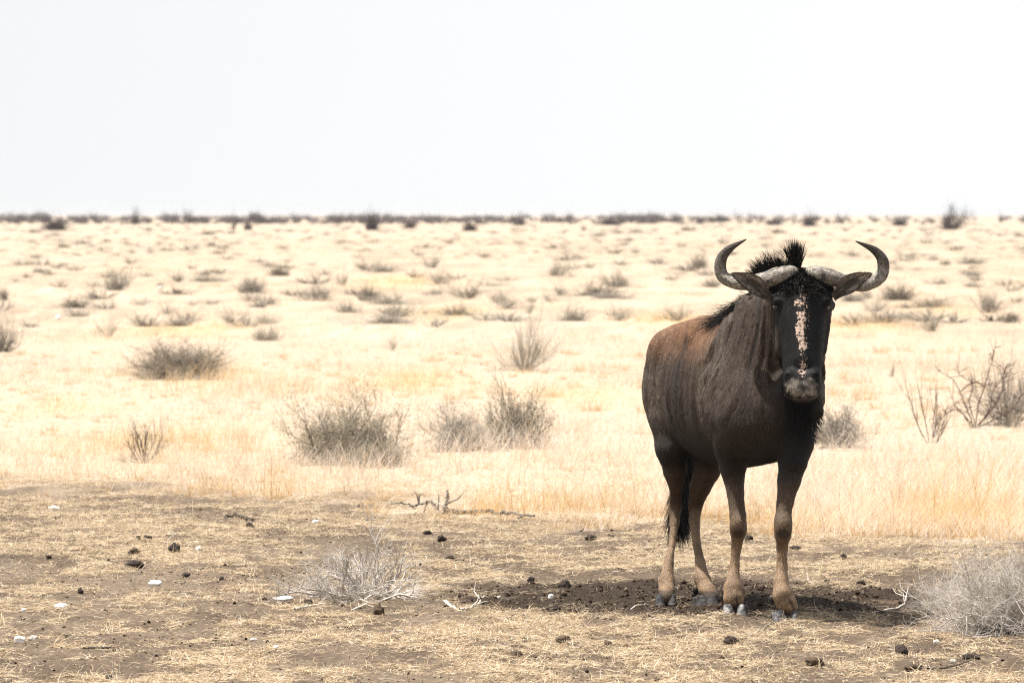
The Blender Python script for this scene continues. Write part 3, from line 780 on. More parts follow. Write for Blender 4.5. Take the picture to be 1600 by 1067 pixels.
m2 = (bpx > 1262) & (bpy_ > 640) & (bpy_ < 690) & (BV[:, 1] < 25.2)
rp2, nn2 = skin_roots(m2, 240, 225)
be2 = hairs(rp2, nrm(nn2 * .5 + np.array([.35, 0, -1.0])), np.random.default_rng(8).uniform(.02, .05, len(rp2)), np.full(len(rp2), .002), np.array([.1, 0, -.2]), 227)
bchild("beard", *merge([be, be2]), hair_m)
# tail: dock under the hair, long switch hanging behind and between the hind legs
tail_path = catmull([P(1082, 560, 26.62), P(1080, 620, 26.68), P(1074, 680, 26.62), P(1064, 740, 26.56), P(1058, 800, 26.52)], 40)
tr = np.interp(np.linspace(0, 1, 39), [0, 1], [.022, .010])
tv = tubes(tail_path[:-1], tail_path[1:], tr, tr * .97, 8)
r_ = np.random.default_rng(231); n = 8000
q = r_.random(n) ** .8; rp = tail_path[(8 + q * 31).astype(int)] + r_.normal(0, .006, (n, 3)); sgn = np.where(r_.random(n) < .45, -1, 1) * r_.uniform(.3, 1, n)
D = np.stack([.30 * sgn - .02, r_.normal(0, .06, n), -1 + 0 * q], 1)
th = hairs(rp, D, r_.uniform(.18, .34, n) * (1 - .42 * q), r_.uniform(.0016, .003, n), np.array([.10, 0, -.7]), 233, levels=5)
bchild("tail", *merge([tv, th]), hair_m)
# short fur over the whole coat: breaks the outline and gives the hide its grain
def coat():
    r = np.random.default_rng(251); a = BV[BQ[:, 0]]; area = np.linalg.norm(np.cross(BV[BQ[:, 2]] - a, BV[BQ[:, 3]] - BV[BQ[:, 1]]), axis=1)
    vis = BN[BQ[:, 0], 1] < .55
    area = area * np.where(vis, 1, .15); n = 110000
    k = BQ[r.choice(len(BQ), n, p=area / area.sum())]; w = r.dirichlet((1, 1, 1, 1), n)
    p = (BV[k] * w[..., None]).sum(1); N = nrm((BN[k] * w[..., None]).sum(1)); C = (BC[k] * w[..., None]).sum(1)
    g = np.array([0, .35, -1.0]) + 0.35 * np.stack([vn(p[:, 0] * 9, p[:, 1] * 9, p[:, 2] * 9, seed=s) for s in (1, 2, 3)], 1)
    t = nrm(g - (g * N).sum(1, keepdims=True) * N)
    keep = (p[:, 2] > .07) & (FLK[k[:, 0]] < .12) & ~((p[:, 1] < 24.66) & (p[:, 2] < 1.04))
    L = np.where(p[:, 2] < .6, .006, .0105) * r.uniform(.6, 1.3, n)
    V, Q = ribbons(p[keep], nrm(t + N * .28)[keep], nrm(t + N * .12)[keep], L[keep], np.full(keep.sum(), .0016), nrm(np.cross(t, N) + r.normal(0, .3, (n, 3)))[keep], levels=2, tipw=.3)
    c = np.clip(C * np.where(r.random((n, 1)) < .20, r.uniform(2.0, 4.6, (n, 1)), r.uniform(.4, 1.4, (n, 1))), .003, .6)[keep]  # a share of hairs far brighter, highlights painted into their colour
    m = vmat("guard_hair", rough=.6, spec=.2, amt=.1)
    return bchild("fur", V, Q, m, col=np.repeat(c, 4, 0))
coat()

# ------------------------------------------------------------------ straw, grass, crumbs (nobody could count these)
straw_m = blade_mat("dry_straw", trans=.25)
grass_m = blade_mat("dry_grass", trans=.50)

def in_view(r, n, y0, y1, p, wide=.105, pad=.35):
    """n ground points, density per area ~ 1/Y^(2-p)..., inside the wedge the camera (and a step aside) sees"""
    u = r.random(n); a = p + 1
    Y = (y0 ** a + u * (y1 ** a - y0 ** a)) ** (1 / a) if abs(a) > 1e-6 else y0 * (y1 / y0) ** u
    X = (r.random(n) * 2 - 1) * (wide * Y + pad)
    return X, Y

def build_litter():
    r = np.random.default_rng(301)
    X, Y = in_view(r, 1150000, 20.3, 38.5, 0)
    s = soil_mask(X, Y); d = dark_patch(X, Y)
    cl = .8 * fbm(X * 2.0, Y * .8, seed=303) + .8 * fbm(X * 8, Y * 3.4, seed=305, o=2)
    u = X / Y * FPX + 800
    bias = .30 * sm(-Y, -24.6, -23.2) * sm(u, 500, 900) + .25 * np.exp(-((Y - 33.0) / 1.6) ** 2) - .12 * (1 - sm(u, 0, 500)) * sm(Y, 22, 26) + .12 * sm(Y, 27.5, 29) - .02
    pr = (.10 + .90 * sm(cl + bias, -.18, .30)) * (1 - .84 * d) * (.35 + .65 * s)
    k = r.random(len(X)) < pr; X, Y, d = X[k], Y[k], d[k]; n = len(X)
    a = r.random(n) * 2 * math.pi; el = np.abs(r.normal(0, .20, n))
    up = r.random(n) < .10; el = np.where(up, r.uniform(.3, 1.2, n), el)
    D = np.stack([np.cos(a) * np.cos(el), np.sin(a) * np.cos(el), np.sin(el)], 1)
    rp = np.stack([X, Y, ground_h(X, Y) + r.uniform(.0, .012, n) * sm(cl[k], -.1, .4)], 1)
    L = r.uniform(.012, .050, n) * np.where(r.random(n) < .04, 2.0, 1)
    W = r.uniform(.0014, .0032, n)
    V, Q = ribbons(rp, D, nrm(D + np.array([0, 0, -.45]) + r.normal(0, .2, (n, 3))), L, W, nrm(np.cross(D, np.array([0, 0, 1.0])) + r.normal(0, .4, (n, 3))), levels=3, tipw=.5)
    c = np.array([.70, .555, .375]) * r.uniform(.55, 1.2, (n, 1)); g = r.random((n, 1))
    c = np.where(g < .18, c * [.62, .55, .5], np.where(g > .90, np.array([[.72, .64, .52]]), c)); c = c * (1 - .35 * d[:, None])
    tag(mk("straw_litter", V, Q, straw_m, col=np.repeat(c, 6, 0)), "flattened straw bits and stubble littering the bare trodden soil", "straw", kind='stuff')

def build_grass():
    r = np.random.default_rng(311)
    # tufts, size grows with distance so that far ones still read
    X, Y = in_view(r, 74000, 30.3, 420, -.55)
    s = soil_mask(X, Y); u = X / Y * FPX + 800
    clump = fbm(X * .55, Y * .30, seed=313); fine = fbm(X * 2.5, Y * 1.6, seed=315, o=2)
    bare = sm(fbm(X * 0.11, Y * 0.045, seed=49), .22, .5) * sm(Y, 48, 70)
    lod = np.maximum(1, (Y / 46) ** .80)
    pr = (1 - s) * np.clip(.55 + 1.1 * clump + .6 * fine, .06, 1) * (1 - .8 * bare)
    k = r.random(len(X)) < pr; X, Y, clump, u, lod = X[k], Y[k], clump[k], u[k], lod[k]
    gold = golden(X, Y)
    hgt = .040 + .035 * sm(u, 150, 420) + .085 * sm(clump, -.3, .6) + .10 * sm(u, 330, 750) * (1 - sm(Y, 38, 60)) * .75 + .05 * sm(u, 1180, 1350) * (1 - sm(Y, 38, 44)) + .10 * gold
    hgt = hgt * (1 - .35 * sm(Y, 60, 110)); nb = 9
    n = len(X) * nb; rep = lambda a: np.repeat(a, nb)
    sp = .05 * rep(lod); x = rep(X) + r.normal(0, 1, n) * sp; y = rep(Y) + r.normal(0, 1, n) * sp
    a = r.random(n) * 2 * math.pi; lean = np.abs(r.normal(.45, .42, n))
    D = np.stack([np.cos(a) * np.sin(lean) + .10, np.sin(a) * np.sin(lean), np.cos(lean)], 1)
    E = nrm(D + np.stack([np.cos(a) * .9 + .25, np.sin(a) * .9, -.25 * r.random(n)], 1))
    L = rep(hgt * (.75 + .9 * sm(fbm(X * 1.3, Y * .8, seed=335), -.3, .5))) * r.uniform(.5, 1.4, n)
    V, Q = ribbons(np.stack([x, y, ground_h(x, y) - .004], 1), nrm(D), E, L, r.uniform(.0013, .0027, n) * rep(lod) * 1.15, nrm(np.stack([np.cos(a + 1.57) + r.normal(0, .5, n) + .6, np.sin(a + 1.57), 0 * a], 1)), levels=3)
    pale = np.array([.775, .675, .585]); gd = np.array([.68, .46, .20])
    w = np.clip(rep(gold) * r.uniform(.5, 1.2, n), 0, 1)[:, None]
    t1 = rep(sm(fbm(X * .8, Y * .25, seed=331) + .5 * r.normal(0, .5, len(X)), .05, .6))[:, None]; t2 = rep(sm(fbm(X * .5, Y * .16, seed=333) + .5 * r.normal(0, .5, len(X)), .15, .7) * (1 - .8 * sm(u, 1150, 1300) * (1 - sm(Y, 40, 50))))[:, None]
    c = (pale * (1 - w) + gd * w)
    c = c * (1 - .5 * t1) + np.array([.50, .43, .34]) * .5 * t1; c = c * (1 - .6 * t2) + np.array([.62, .465, .235]) * .6 * t2
    c = c * r.uniform(.70, 1.20, (n, 1))
    c = np.where(r.random((n, 1)) < .10, c * [.8, .66, .48], c); c = np.clip(c, 0, .86)
    C = np.repeat(c[:, None], 6, 1)
    lower = np.array([.82, .71, .53]); C[:, 4:] = np.minimum(C[:, 4:] * 1.10, .88); C[:, :2] *= lower            # stems browner and darker at the foot, lighter at the tip
    tag(mk("grass", V, Q, grass_m, col=C.reshape(-1, 3)), "pale dry grass covering the plain behind the wildebeest", "grass", kind='stuff')
    # tall bending stems along the near edge
    X, Y = in_view(r, 30000, 31.0, 37, 0)
    u = X / Y * FPX + 800; s = soil_mask(X, Y)
    pr = (1 - s) * (sm(u, 1180, 1300) * .9 + .35 * sm(u, 650, 800)) * (1 - .6 * sm(Y, 34, 36)); k = r.random(len(X)) < pr
    X, Y, u = X[k], Y[k], u[k]; n = len(X)
    a = r.random(n) * 2 * math.pi; lean = np.abs(r.normal(.6, .35, n))
    D = np.stack([np.cos(a) * np.sin(lean), np.sin(a) * np.sin(lean), np.cos(lean)], 1); E = nrm(D + np.stack([np.cos(a) * 1.2, np.sin(a) * 1.2, -.55 + 0 * a], 1))
    V, Q = ribbons(np.stack([X, Y, ground_h(X, Y) - .004], 1), D, E, r.uniform(.10, .24, n) * (.65 + .35 * sm(u, 1180, 1300)), r.uniform(.0022, .0040, n), nrm(np.stack([-np.sin(a) + .5, np.cos(a), 0 * a], 1)), levels=4)
    g = golden(X, Y)[:, None] * r.uniform(.3, 1.1, (n, 1)); c = (pale * (1 - g) + gd * g) * r.uniform(.8, 1.15, (n, 1))
    parts = [(V, Q)]; cols = [np.repeat(np.clip(c, 0, .85), 8, 0)]
    # tussocks: matted, arching clumps along the ragged edge and out in the field
    X, Y = in_view(r, 5200, 31.0, 75, -.8)
    u = X / Y * FPX + 800; s = soil_mask(X, Y); e = np.clip(s * (1 - s) * 4, 0, 1)
    k = r.random(len(X)) < np.clip(e * (.25 + .65 * sm(u, 350, 900)) + .10 * (1 - s) + .30 * (1 - s) * sm(u, 1230, 1400) * (1 - sm(Y, 35, 38)), 0, 1)
    X, Y, u = X[k], Y[k], u[k]; nb = 46; n = len(X) * nb; rp_ = lambda a: np.repeat(a, nb)
    S = r.uniform(.05, .13, len(X)) * (.55 + .45 * sm(u, 350, 1300)); a = r.random(n) * 2 * math.pi; rad = rp_(S) * np.sqrt(r.random(n)) * .9
    x = rp_(X) + np.cos(a) * rad; y = rp_(Y) + np.sin(a) * rad; a2 = a + r.normal(0, .7, n); lean = r.uniform(.1, 1.15, n)
    D = np.stack([np.cos(a2) * np.sin(lean), np.sin(a2) * np.sin(lean), np.cos(lean)], 1); E = nrm(D + np.stack([np.cos(a2), np.sin(a2), -.7 + 0 * a], 1))
    V, Q = ribbons(np.stack([x, y, ground_h(x, y) - .004], 1), D, E, rp_(S) * r.uniform(1.0, 2.6, n), r.uniform(.0016, .0034, n) * rp_(np.maximum(1, Y / 45)), nrm(np.stack([-np.sin(a2) + .6, np.cos(a2), 0 * a], 1)), levels=4)
    tn = rp_(r.random(len(X)))[:, None]; gg = np.clip(.35 + .5 * tn + .5 * rp_(golden(X, Y))[:, None], 0, 1)
    c0 = np.array([.50, .30, .095]) * gg + np.array([.50, .41, .29]) * (1 - gg); c1 = pale * (1 - .35 * gg) + gd * .35 * gg  # gold feet deepened with painted shade, pale tips
    f4 = np.array([0, .25, .65, 1])[None, :, None]; C4 = (c0[:, None] * (1 - f4) + c1[:, None] * f4) * r.uniform(.7, 1.2, (n, 1, 1))
    parts.append((V, Q)); cols.append(np.repeat(np.clip(C4, 0, .85).reshape(-1, 3), 2, 0))
    V, Q = merge(parts)
    tag(mk("tall_grass", V, Q, grass_m, col=np.concatenate(cols)), "golden tussocks and bending grass stems along the near edge of the grassland", "grass", kind='stuff')

def rock(seed, r, squash=.6, rough=.25, nu=14, nv=9):
    V, Q = uvsphere((0, 0, 0), (1, 1, 1), nu, nv)
    d = 1 + rough * fbm(V[:, 0] * 1.6 + seed, V[:, 1] * 1.6, V[:, 2] * 1.6, seed=seed) * 1.6 + rough * .55 * vn(V[:, 0] * 4, V[:, 1] * 4 + seed, V[:, 2] * 4, seed=seed) + rough * .3 * vn(V[:, 0] * 9, V[:, 1] * 9 + seed, V[:, 2] * 9, seed=seed)
    V = V * d[:, None] * np.array([r, r * .85, r * squash])
    return V, Q

def build_crumbs():
    r = np.random.default_rng(321)
    X, Y = in_view(r, 90000, 20, 35, 0)
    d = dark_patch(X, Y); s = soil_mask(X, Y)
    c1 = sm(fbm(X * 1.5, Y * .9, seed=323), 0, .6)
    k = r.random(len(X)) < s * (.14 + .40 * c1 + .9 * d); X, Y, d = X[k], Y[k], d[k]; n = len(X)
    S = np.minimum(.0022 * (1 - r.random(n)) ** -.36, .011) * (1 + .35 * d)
    o = np.array([[1, 0, 0], [0, 1, 0], [-1, 0, 0], [0, -1, 0], [0, 0, .8], [0, 0, -.8]])
    tri = np.array([[0, 1, 4], [1, 2, 4], [2, 3, 4], [3, 0, 4], [1, 0, 5], [2, 1, 5], [3, 2, 5], [0, 3, 5]])
    a = r.random(n) * 6.28; ca, sa = np.cos(a)[:, None], np.sin(a)[:, None]
    b = o[None] * r.uniform(.6, 1.3, (n, 6, 1)) * S[:, None, None]
    V = np.stack([b[..., 0] * ca - b[..., 1] * sa + X[:, None], b[..., 0] * sa + b[..., 1] * ca + Y[:, None], b[..., 2] + (ground_h(X, Y) + S * .3)[:, None]], -1)
    F = (tri[None] + (np.arange(n) * 6)[:, None, None]).reshape(-1, 3)
    g = r.random((n, 1)); c = np.where(g < .72, np.array([[.030, .018, .012]]), np.array([[.16, .12, .085]])) * r.uniform(.6, 1.4, (n, 1))
    m = vmat("crumbly_soil", rough=.95, spec=.1, amt=.3)
    tag(mk("soil_crumbs", V.reshape(-1, 3), F, m, col=np.repeat(c, 6, 0)), "small dark crumbs of soil and dung scattered on the bare ground", "soil crumbs", kind='stuff')

build_litter(); build_grass(); build_crumbs()

# ------------------------------------------------------------------ shrubs
def grow(seed, stems, nodes=5, side=2, twig=2, flat=.35, wob=.16, r0=.012, twigL=.16, lvl3=True, upright=0.0, gap=0, lowp=1.0):
    """a dry many-stemmed shrub in a unit half-ellipsoid (radius 1, height 1); returns per level (p0,p1,r0,r1)"""
    r = np.random.default_rng(seed)
    out = [[], []]
    def run(p, d, L, n, ra, rb, lev, depth):
        step = L / n
        for i in range(n):
            d = d + r.normal(0, wob, 3) + np.array([0, 0, .05]); d /= np.linalg.norm(d)
            q = p + d * step; q[2] = max(q[2], .01)
            a = ra + (rb - ra) * i / n; b = ra + (rb - ra) * (i + 1) / n
            out[lev].append((p, q, a, b)); p = q
            if depth < (2 if lvl3 else 1) and i >= (1 if depth == 0 else 0):
                for _ in range(side if depth == 0 else twig):
                    if r.random() < .85:
                        e = d + r.normal(0, .55, 3) + np.array([0, 0, .12]); e /= np.linalg.norm(e)
                        run(p, e, L * r.uniform(.28, .5) if depth == 0 else twigL * r.uniform(.5, 1.2), 3 if depth == 0 else 2, b * .65, b * .3, 1, depth + 1)
    for s in range(stems):
        az = r.random() * 2 * math.pi; el = math.asin(min(1, flat * .3 + (1 - flat * .3) * r.random() ** (lowp - upright)))
        d = np.array([math.cos(az) * math.cos(el), math.sin(az) * math.cos(el), math.sin(el) * 1.0])
        lob = 1 + gap * (.7 * vn(az * 1.3, el * 1.5, seed=seed + 5) + .7 * vn(az * 3.1, el * 3.0, seed=seed + 6))
        base = np.array([math.cos(az), math.sin(az), 0]) * r.uniform(0, .22) * math.cos(el); base[2] = 0.0
        run(base, d, r.uniform(.42, 1.0) * max(lob, .3) * .92, nodes, r0 * r.uniform(.7, 1.2), r0 * .4, 0, 0)
    return [tuple(np.array(c) for c in zip(*o)) if o else None for o in out]

def bush_mats(name, a, b):
    def one(nm, c):
        m, n, l, bs = node_mat(nm)
        nz = n.new("ShaderNodeTexNoise"); nz.inputs['Scale'].default_value = 7; nz.inputs['Detail'].default_value = 3
        tc = n.new("ShaderNodeTexCoord"); l.new(tc.outputs['Object'], nz.inputs['Vector'])
        rp = n.new("ShaderNodeValToRGB"); rp.color_ramp.elements[0].position = .32; rp.color_ramp.elements[1].position = .68
        rp.color_ramp.elements[0].color = (*[x * .6 for x in c], 1); rp.color_ramp.elements[1].color = (*[min(x * 1.3, .85) for x in c], 1)
        l.new(nz.outputs['Fac'], rp.inputs['Fac']); l.new(rp.outputs[0], bs.inputs['Base Color'])
        bs.inputs['Roughness'].default_value = .8; bs.inputs['Specular IOR Level'].default_value = .2
        return m
    return one(name + "_wood", a), one(name + "_twig", b)

BM = {
 'pale': bush_mats("bleached_shrub", (.58, .52, .45), (.60, .54, .48)),
 'grey': bush_mats("grey_shrub", (.19, .165, .14), (.46, .41, .345)),
 'olive': bush_mats("olive_shrub", (.13, .105, .075), (.36, .315, .24)),
 'dark': bush_mats("dark_shrub", (.085, .07, .055), (.34, .295, .235)),
 'faint': bush_mats("faint_shrub", (.34, .30, .25), (.50, .45, .37)),
 'red': bush_mats("thorn_shrub", (.10, .06, .05), (.16, .10, .075)),
 'far': bush_mats("far_scrub", (.055, .036, .033), (.085, .056, .050)),
}
def seg_mesh(seg, k, sc, sides=3):
    p0, p1, a, b = seg; s = np.array(sc)
    return tubes(p0 * s, p1 * s, a * k, b * k, sides)

def near_shrub(px, py, w, h, tone, label, seed, stems, thick=.0030, leaf=0.0, **kw):
    gx, gy = G(px, py); s = gy / FPX
    o = empty("shrub", (gx, gy, float(ground_h(np.array(gx), np.array(gy)))))
    L = grow(seed, stems, **kw); r = w * s / 2 * 1.2; h = h * 1.15
    A = seg_mesh(L[0], thick / .012, (r, r, h * s)); B = seg_mesh(L[1], thick / .012 * .9, (r, r, h * s))
    if leaf:
        r_ = np.random.default_rng(seed + 9); q = np.asarray(L[1][1]) * np.array([r, r, h * s]); q = q[r_.random(len(q)) < leaf]
        q = q + r_.normal(0, .004, q.shape); d = nrm(r_.normal(0, 1, q.shape)); e = r_.uniform(.0035, .0075, len(q))
        B = merge([B, tubes(q - d * e[:, None], q + d * e[:, None], e * .55, e * .25, 3)])
    if stems < 25:
        mk("stems", *merge([A, B]), BM[tone][0], parent=o)
    else:
        mk("branches", *A, BM[tone][0], parent=o); mk("twigs", *B, BM[tone][1], parent=o)
    tag(o, label, "shrub")
    return o

PROTO = {}
def proto(kind):
    """meshes shared by the shrubs farther out, unit size"""
    if kind in PROTO: return PROTO[kind]
    k = {'a': dict(seed=11, stems=50, side=2, twig=2, r0=.020, gap=.6, wob=.28), 'b': dict(seed=12, stems=70, side=2, twig=2, r0=.020, flat=.0, gap=.8, lowp=1.5, wob=.3),
         'c': dict(seed=13, stems=34, side=2, twig=1, r0=.018, gap=.7, upright=.45), 'd': dict(seed=14, stems=90, side=2, twig=1, r0=.024, gap=.25, wob=.25),
         'e': dict(seed=15, stems=22, side=1, twig=1, r0=.03, gap=.3), 'f': dict(seed=16, stems=24, side=1, twig=1, r0=.036, gap=.5, flat=.1), 'g': dict(seed=17, stems=16, side=2, twig=1, r0=.022, gap=.5, upright=.6)}[kind]
    L = grow(**k); parts = [tubes(*s, 3) for s in L]
    V, Q = merge(parts); nw = len(parts[0][1])
    PROTO[kind] = (V, Q, nw)
    return PROTO[kind]
PM = {}
def mid_shrub(px, py, w, h, tone, kind, label=None, group=None, rot=None, cat="shrub", name="shrub"):
    gx, gy = G(px, py); s = gy / FPX
    if (kind, tone) not in PM:
        V, Q, nw = proto(kind)
        o = mk(name, V, Q, BM[tone][1]); o.data.materials.append(BM[tone][0])
        mi = np.ones(len(Q), np.int32); mi[nw:] = 0; o.data.polygons.foreach_set("material_index", mi)
        PM[kind, tone] = o
    else:
        o = PM[kind, tone].copy(); COL.objects.link(o); o.name = name
        for kk in list(o.keys()): del o[kk]
    o.location = (gx, gy, float(ground_h(np.array(gx), np.array(gy))) - .005)
    o.scale = (w * s / 2 * 1.18, w * s / 2 * 1.18, h * s * 1.02)
    o.rotation_euler = (0, 0, rot if rot is not None else (px * 7.31) % 6.28)
    tag(o, label, cat, group)
    return o

if True:
    near_shrub(567, 938, 240, 100, 'pale', "bleached leafless shrub fanning out over shade painted on the soil, alone on the open bare ground", 31, 40, thick=.0078, nodes=7, side=2, twig=2, gap=.3, wob=.27, flat=.0, lowp=1.7)
    near_shrub(1592, 992, 320, 160, 'pale', "big bleached twiggy shrub cut by the picture's edge", 33, 175, thick=.0052, nodes=7, side=2, twig=2, gap=.4, wob=.38, flat=0, lowp=1.2)
    near_shrub(1462, 958, 120, 60, 'pale', "low tangled bleached shrub spilling out beside the big twiggy one", 34, 60, thick=.0024, nodes=5, side=2, twig=2, wob=.3)
    near_shrub(552, 728, 172, 88, 'olive', "wide grey-olive bush with a ragged top rising from the near grass", 35, 80, thick=.0056, leaf=.5, side=3, twig=3, gap=.6, nodes=6, wob=.30, twigL=.2)
    near_shrub(722, 706, 130, 66, 'grey', "grey bush joined to a taller olive one in the near grass", 36, 60, thick=.0050, leaf=.4, side=3, twig=2, gap=.6, wob=.3, nodes=6)
    near_shrub(810, 702, 105, 82, 'olive', "upright olive bush at the end of the near bush row", 37, 60, thick=.0052, leaf=.4, side=3, twig=2, gap=.6, upright=.2, wob=.3, nodes=6)
    near_shrub(225, 722, 84, 68, 'grey', "sparse spindly grey shrub with few bare stems in pale grass", 38, 16, thick=.0045, side=2, twig=2, gap=.3, upright=.4)
    near_shrub(1310, 702, 100, 56, 'grey', "low grey bush right behind the wildebeest's chest", 39, 80, thick=.0040, leaf=.5, side=2, twig=2, gap=.4)
    near_shrub(1575, 665, 110, 95, 'grey', "grey straggly bush mixed with thorny stems", 40, 60, thick=.0042, leaf=.5, side=2, twig=2, gap=.4)
    r = np.random.default_rng(77); parts = []
    for path, rad in (([(1522, 668), (1512, 640), (1500, 612), (1488, 592), (1464, 578)], .006), ([(1524, 668), (1530, 630), (1540, 600), (1549, 568), (1557, 534)], .006), ([(1518, 668), (1496, 640), (1470, 655), (1462, 672)], .006),
                      ([(1526, 668), (1515, 628), (1520, 600), (1500, 585), (1494, 563)], .005), ([(1528, 668), (1550, 640), (1566, 610), (1568, 582), (1578, 566)], .007), ([(1526, 668), (1546, 640), (1554, 606), (1572, 590), (1590, 560)], .005),
                      ([(1500, 612), (1520, 598), (1545, 601), (1570, 606)], .005), ([(1528, 668), (1560, 652), (1580, 640), (1602, 612)], .006), ([(1524, 668), (1508, 650), (1490, 628), (1482, 600)], .004)):
        yy = 47.4 + np.cumsum(r.normal(0, .05, len(path))); c = catmull([P(a, b, y) for (a, b), y in zip(path, yy)], 16); c = c + r.normal(0, .003, c.shape); rr = np.linspace(rad, rad * .35, 15)
        parts.append(tubes(c[:-1], c[1:], rr, rr * .95, 5))
        for k in range(14):
            q = c[r.integers(3, 15)]; d = nrm(r.normal(0, 1, 3) + [0, 0, .5]); e = q + d * r.uniform(.03, .13); g = e + nrm(d + r.normal(0, .5, 3)) * r.uniform(.02, .08)
            parts.append(tubes([q, e], [e, g], [rad * .45, rad * .33], [rad * .33, rad * .15], 4))
    tag(mk("thorn_shrub", *merge(parts), BM['red'][0], loc=P(1524, 668, 47.4) * [1, 1, 0]), "thorny reddish shrub with long bare diagonal sprays poking up", "shrub")
    near_shrub(1455, 694, 100, 92, 'red', "thin reddish dead stems leaning out of the tall pale grass", 42, 9, thick=.0060, side=2, twig=1, gap=.6, upright=.3, wob=.10)
    near_shrub(280, 592, 150, 56, 'dark', "broad dark dome-shaped bush alone in open grass", 43, 110, thick=.0075, leaf=.5, side=3, twig=2, gap=.45, wob=.3)
    near_shrub(820, 578, 95, 78, 'faint', "tall pale open bush halfway out on the grass", 44, 60, thick=.0050, side=2, twig=1, gap=.5)
    M = [(182, 453, 60, 40, 'grey', 'a', "spiky grey bush with a dark foot, left of two tiny dark ones"),
     (279, 440, 28, 19, 'dark', 'c', "tiny dark bush with a wispy top beside a smaller dark one"),
     (250, 446, 17, 10, 'dark', 'f', "smallest dark shrub next to a pale stone far out"),
     (392, 457, 52, 30, 'grey', 'd', "rounded dark-footed bush below a smaller dark bush"),
     (437, 431, 40, 19, 'dark', 'd', "dark compact bush above the rounded dark-footed one"),
     (497, 469, 62, 35, 'grey', 'b', "broad soft grey bush with a pale bush behind its shoulder"),
     (536, 445, 28, 26, 'faint', 'c', "pale wispy bush behind the broad soft grey one"),
     (575, 469, 42, 27, 'dark', 'd', "round brown-grey bush right of the broad soft grey one"),
     (541, 487, 44, 24, 'faint', 'b', "pale low bush in front of the round brown-grey one"),
     (620, 493, 62, 26, 'faint', 'a', "pale straggly bush near a small golden grass patch"),
     (712, 491, 66, 20, 'olive', 'b', "low yellowish bush in golden grass"),
     (686, 443, 46, 22, 'grey', 'c', "thin grey bush with an arching stem above golden grass"),
     (680, 460, 40, 14, 'faint', 'b', "flat pale shrub just below the arching grey bush"),
     (118, 480, 56, 23, 'dark', 'b', "dark ragged shrub with a long side stem over bare ground"),
     (6, 468, 26, 24, 'dark', 'a', "dark bush at the picture's edge above the dark ragged shrub"),
     (4, 549, 50, 62, 'grey', 'a', "tall brown-grey bush half cut off by the picture's edge"),
     (170, 524, 50, 27, 'faint', 'c', "pale wispy bush at the end of the long golden grass patch"),
     (412, 531, 64, 27, 'faint', 'a', "flat-topped pale grey bush right of the long golden patch"),
     (615, 546, 26, 28, 'faint', 'g', "small upright pale bush alone in cream grass"),
     (782, 473, 36, 22, 'faint', 'a', "small pale round bush left of a darker little one"),
     (42, 433, 20, 10, 'dark', 'f', "little dark shrub standing apart near the far edge"),
     (349, 388, 32, 10, 'dark', 'f', "darkest flat shrub in the far mottled band"),
     (870, 431, 42, 26, 'faint', 'a', "pale rounded bush far behind the wildebeest's back"),
     (875, 460, 26, 20, 'grey', 'c', "small brownish bush straight below a pale rounded one"),
     (922, 418, 28, 15, 'faint', 'e', "faint small bush between two larger pale ones"),
     (965, 448, 58, 30, 'grey', 'a', "fan-shaped grey bush left of the horn tip"),
     (1028, 412, 56, 15, 'grey', 'f', "long flat grey shrub beyond the fan-shaped one"),
     (1091, 419, 32, 27, 'grey', 'd', "two-tiered grey bush just left of the curled horn"),
     (1050, 437, 40, 15, 'faint', 'e', "thin faint shrub under the long flat grey one"),
     (992, 395, 20, 14, 'grey', 'e', "small upright grey bush beyond the long flat one"),
     (827, 488, 36, 26, 'faint', 'g', "wispy faint shrub in the middle distance"),
     (898, 500, 60, 30, 'faint', 'b', "very faint broad shrub behind the wildebeest's rump"),
     (970, 500, 50, 26, 'faint', 'c', "faint wispy shrub left of a yellow-green tussock"),
     (1112, 448, 40, 20, 'grey', 'b', "grey bush half hidden behind the curled horn"),
     (1060, 500, 76, 32, 'olive', 'g', "yellow-green tussocky shrub above the wildebeest's rump"),
     (1405, 468, 62, 29, 'dark', 'd', "dark low bush just beyond the wildebeest's ear and horn"),
     (1450, 479, 60, 19, 'olive', 'b', "flat yellowish bush touching the dark low one"),
     (1545, 487, 62, 40, 'grey', 'a', "airy grey bush with leaning stems above a dark small one"),
     (1580, 503, 36, 20, 'dark', 'd', "small dark bush below the airy grey one"),
     (1457, 516, 42, 36, 'faint', 'c', "pale upright bush in front of the flat yellowish one"),
     (1335, 507, 80, 28, 'olive', 'g', "yellow tussocky shrub beside the wildebeest's cheek"),
     (1330, 470, 46, 22, 'grey', 'b', "grey shrub showing under the wildebeest's ear"),
     (1394, 589, 16, 30, 'dark', 'g', "single thin upright sprig in open cream grass"),
     (1520, 412, 64, 18, 'faint', 'b', "wide faint bush far out below the tall dark horizon bush"),
     (1495, 391, 40, 12, 'olive', 'e', "yellowish shrub in the far band below the horizon bush"),
     (1400, 421, 30, 12, 'faint', 'e', "faint little shrub above the dark low bush"),
     (1330, 400, 34, 14, 'faint', 'f', "faint shrub seen inside the curve of the horn"),
     (35, 414, 52, 14, 'faint', 'f', "wide faint shrub near the far edge of the plain's corner"),
     (676, 418, 42, 26, 'faint', 'c', "pale bush with spreading top under small dark shrubs"),
     (715, 374, 14, 6, 'dark', 'e', "tiny very dark shrub close to the horizon scrub"),
     (645, 393, 10, 7, 'dark', 'e', "left one of a pair of tiny dark shrubs far out"),
     (687, 389, 12, 7, 'dark', 'e', "right one of a pair of tiny dark shrubs far out"),
    ]
    for (a, b, c, d, t, k, lab) in M: mid_shrub(a, b, c, d, t, k, lab)
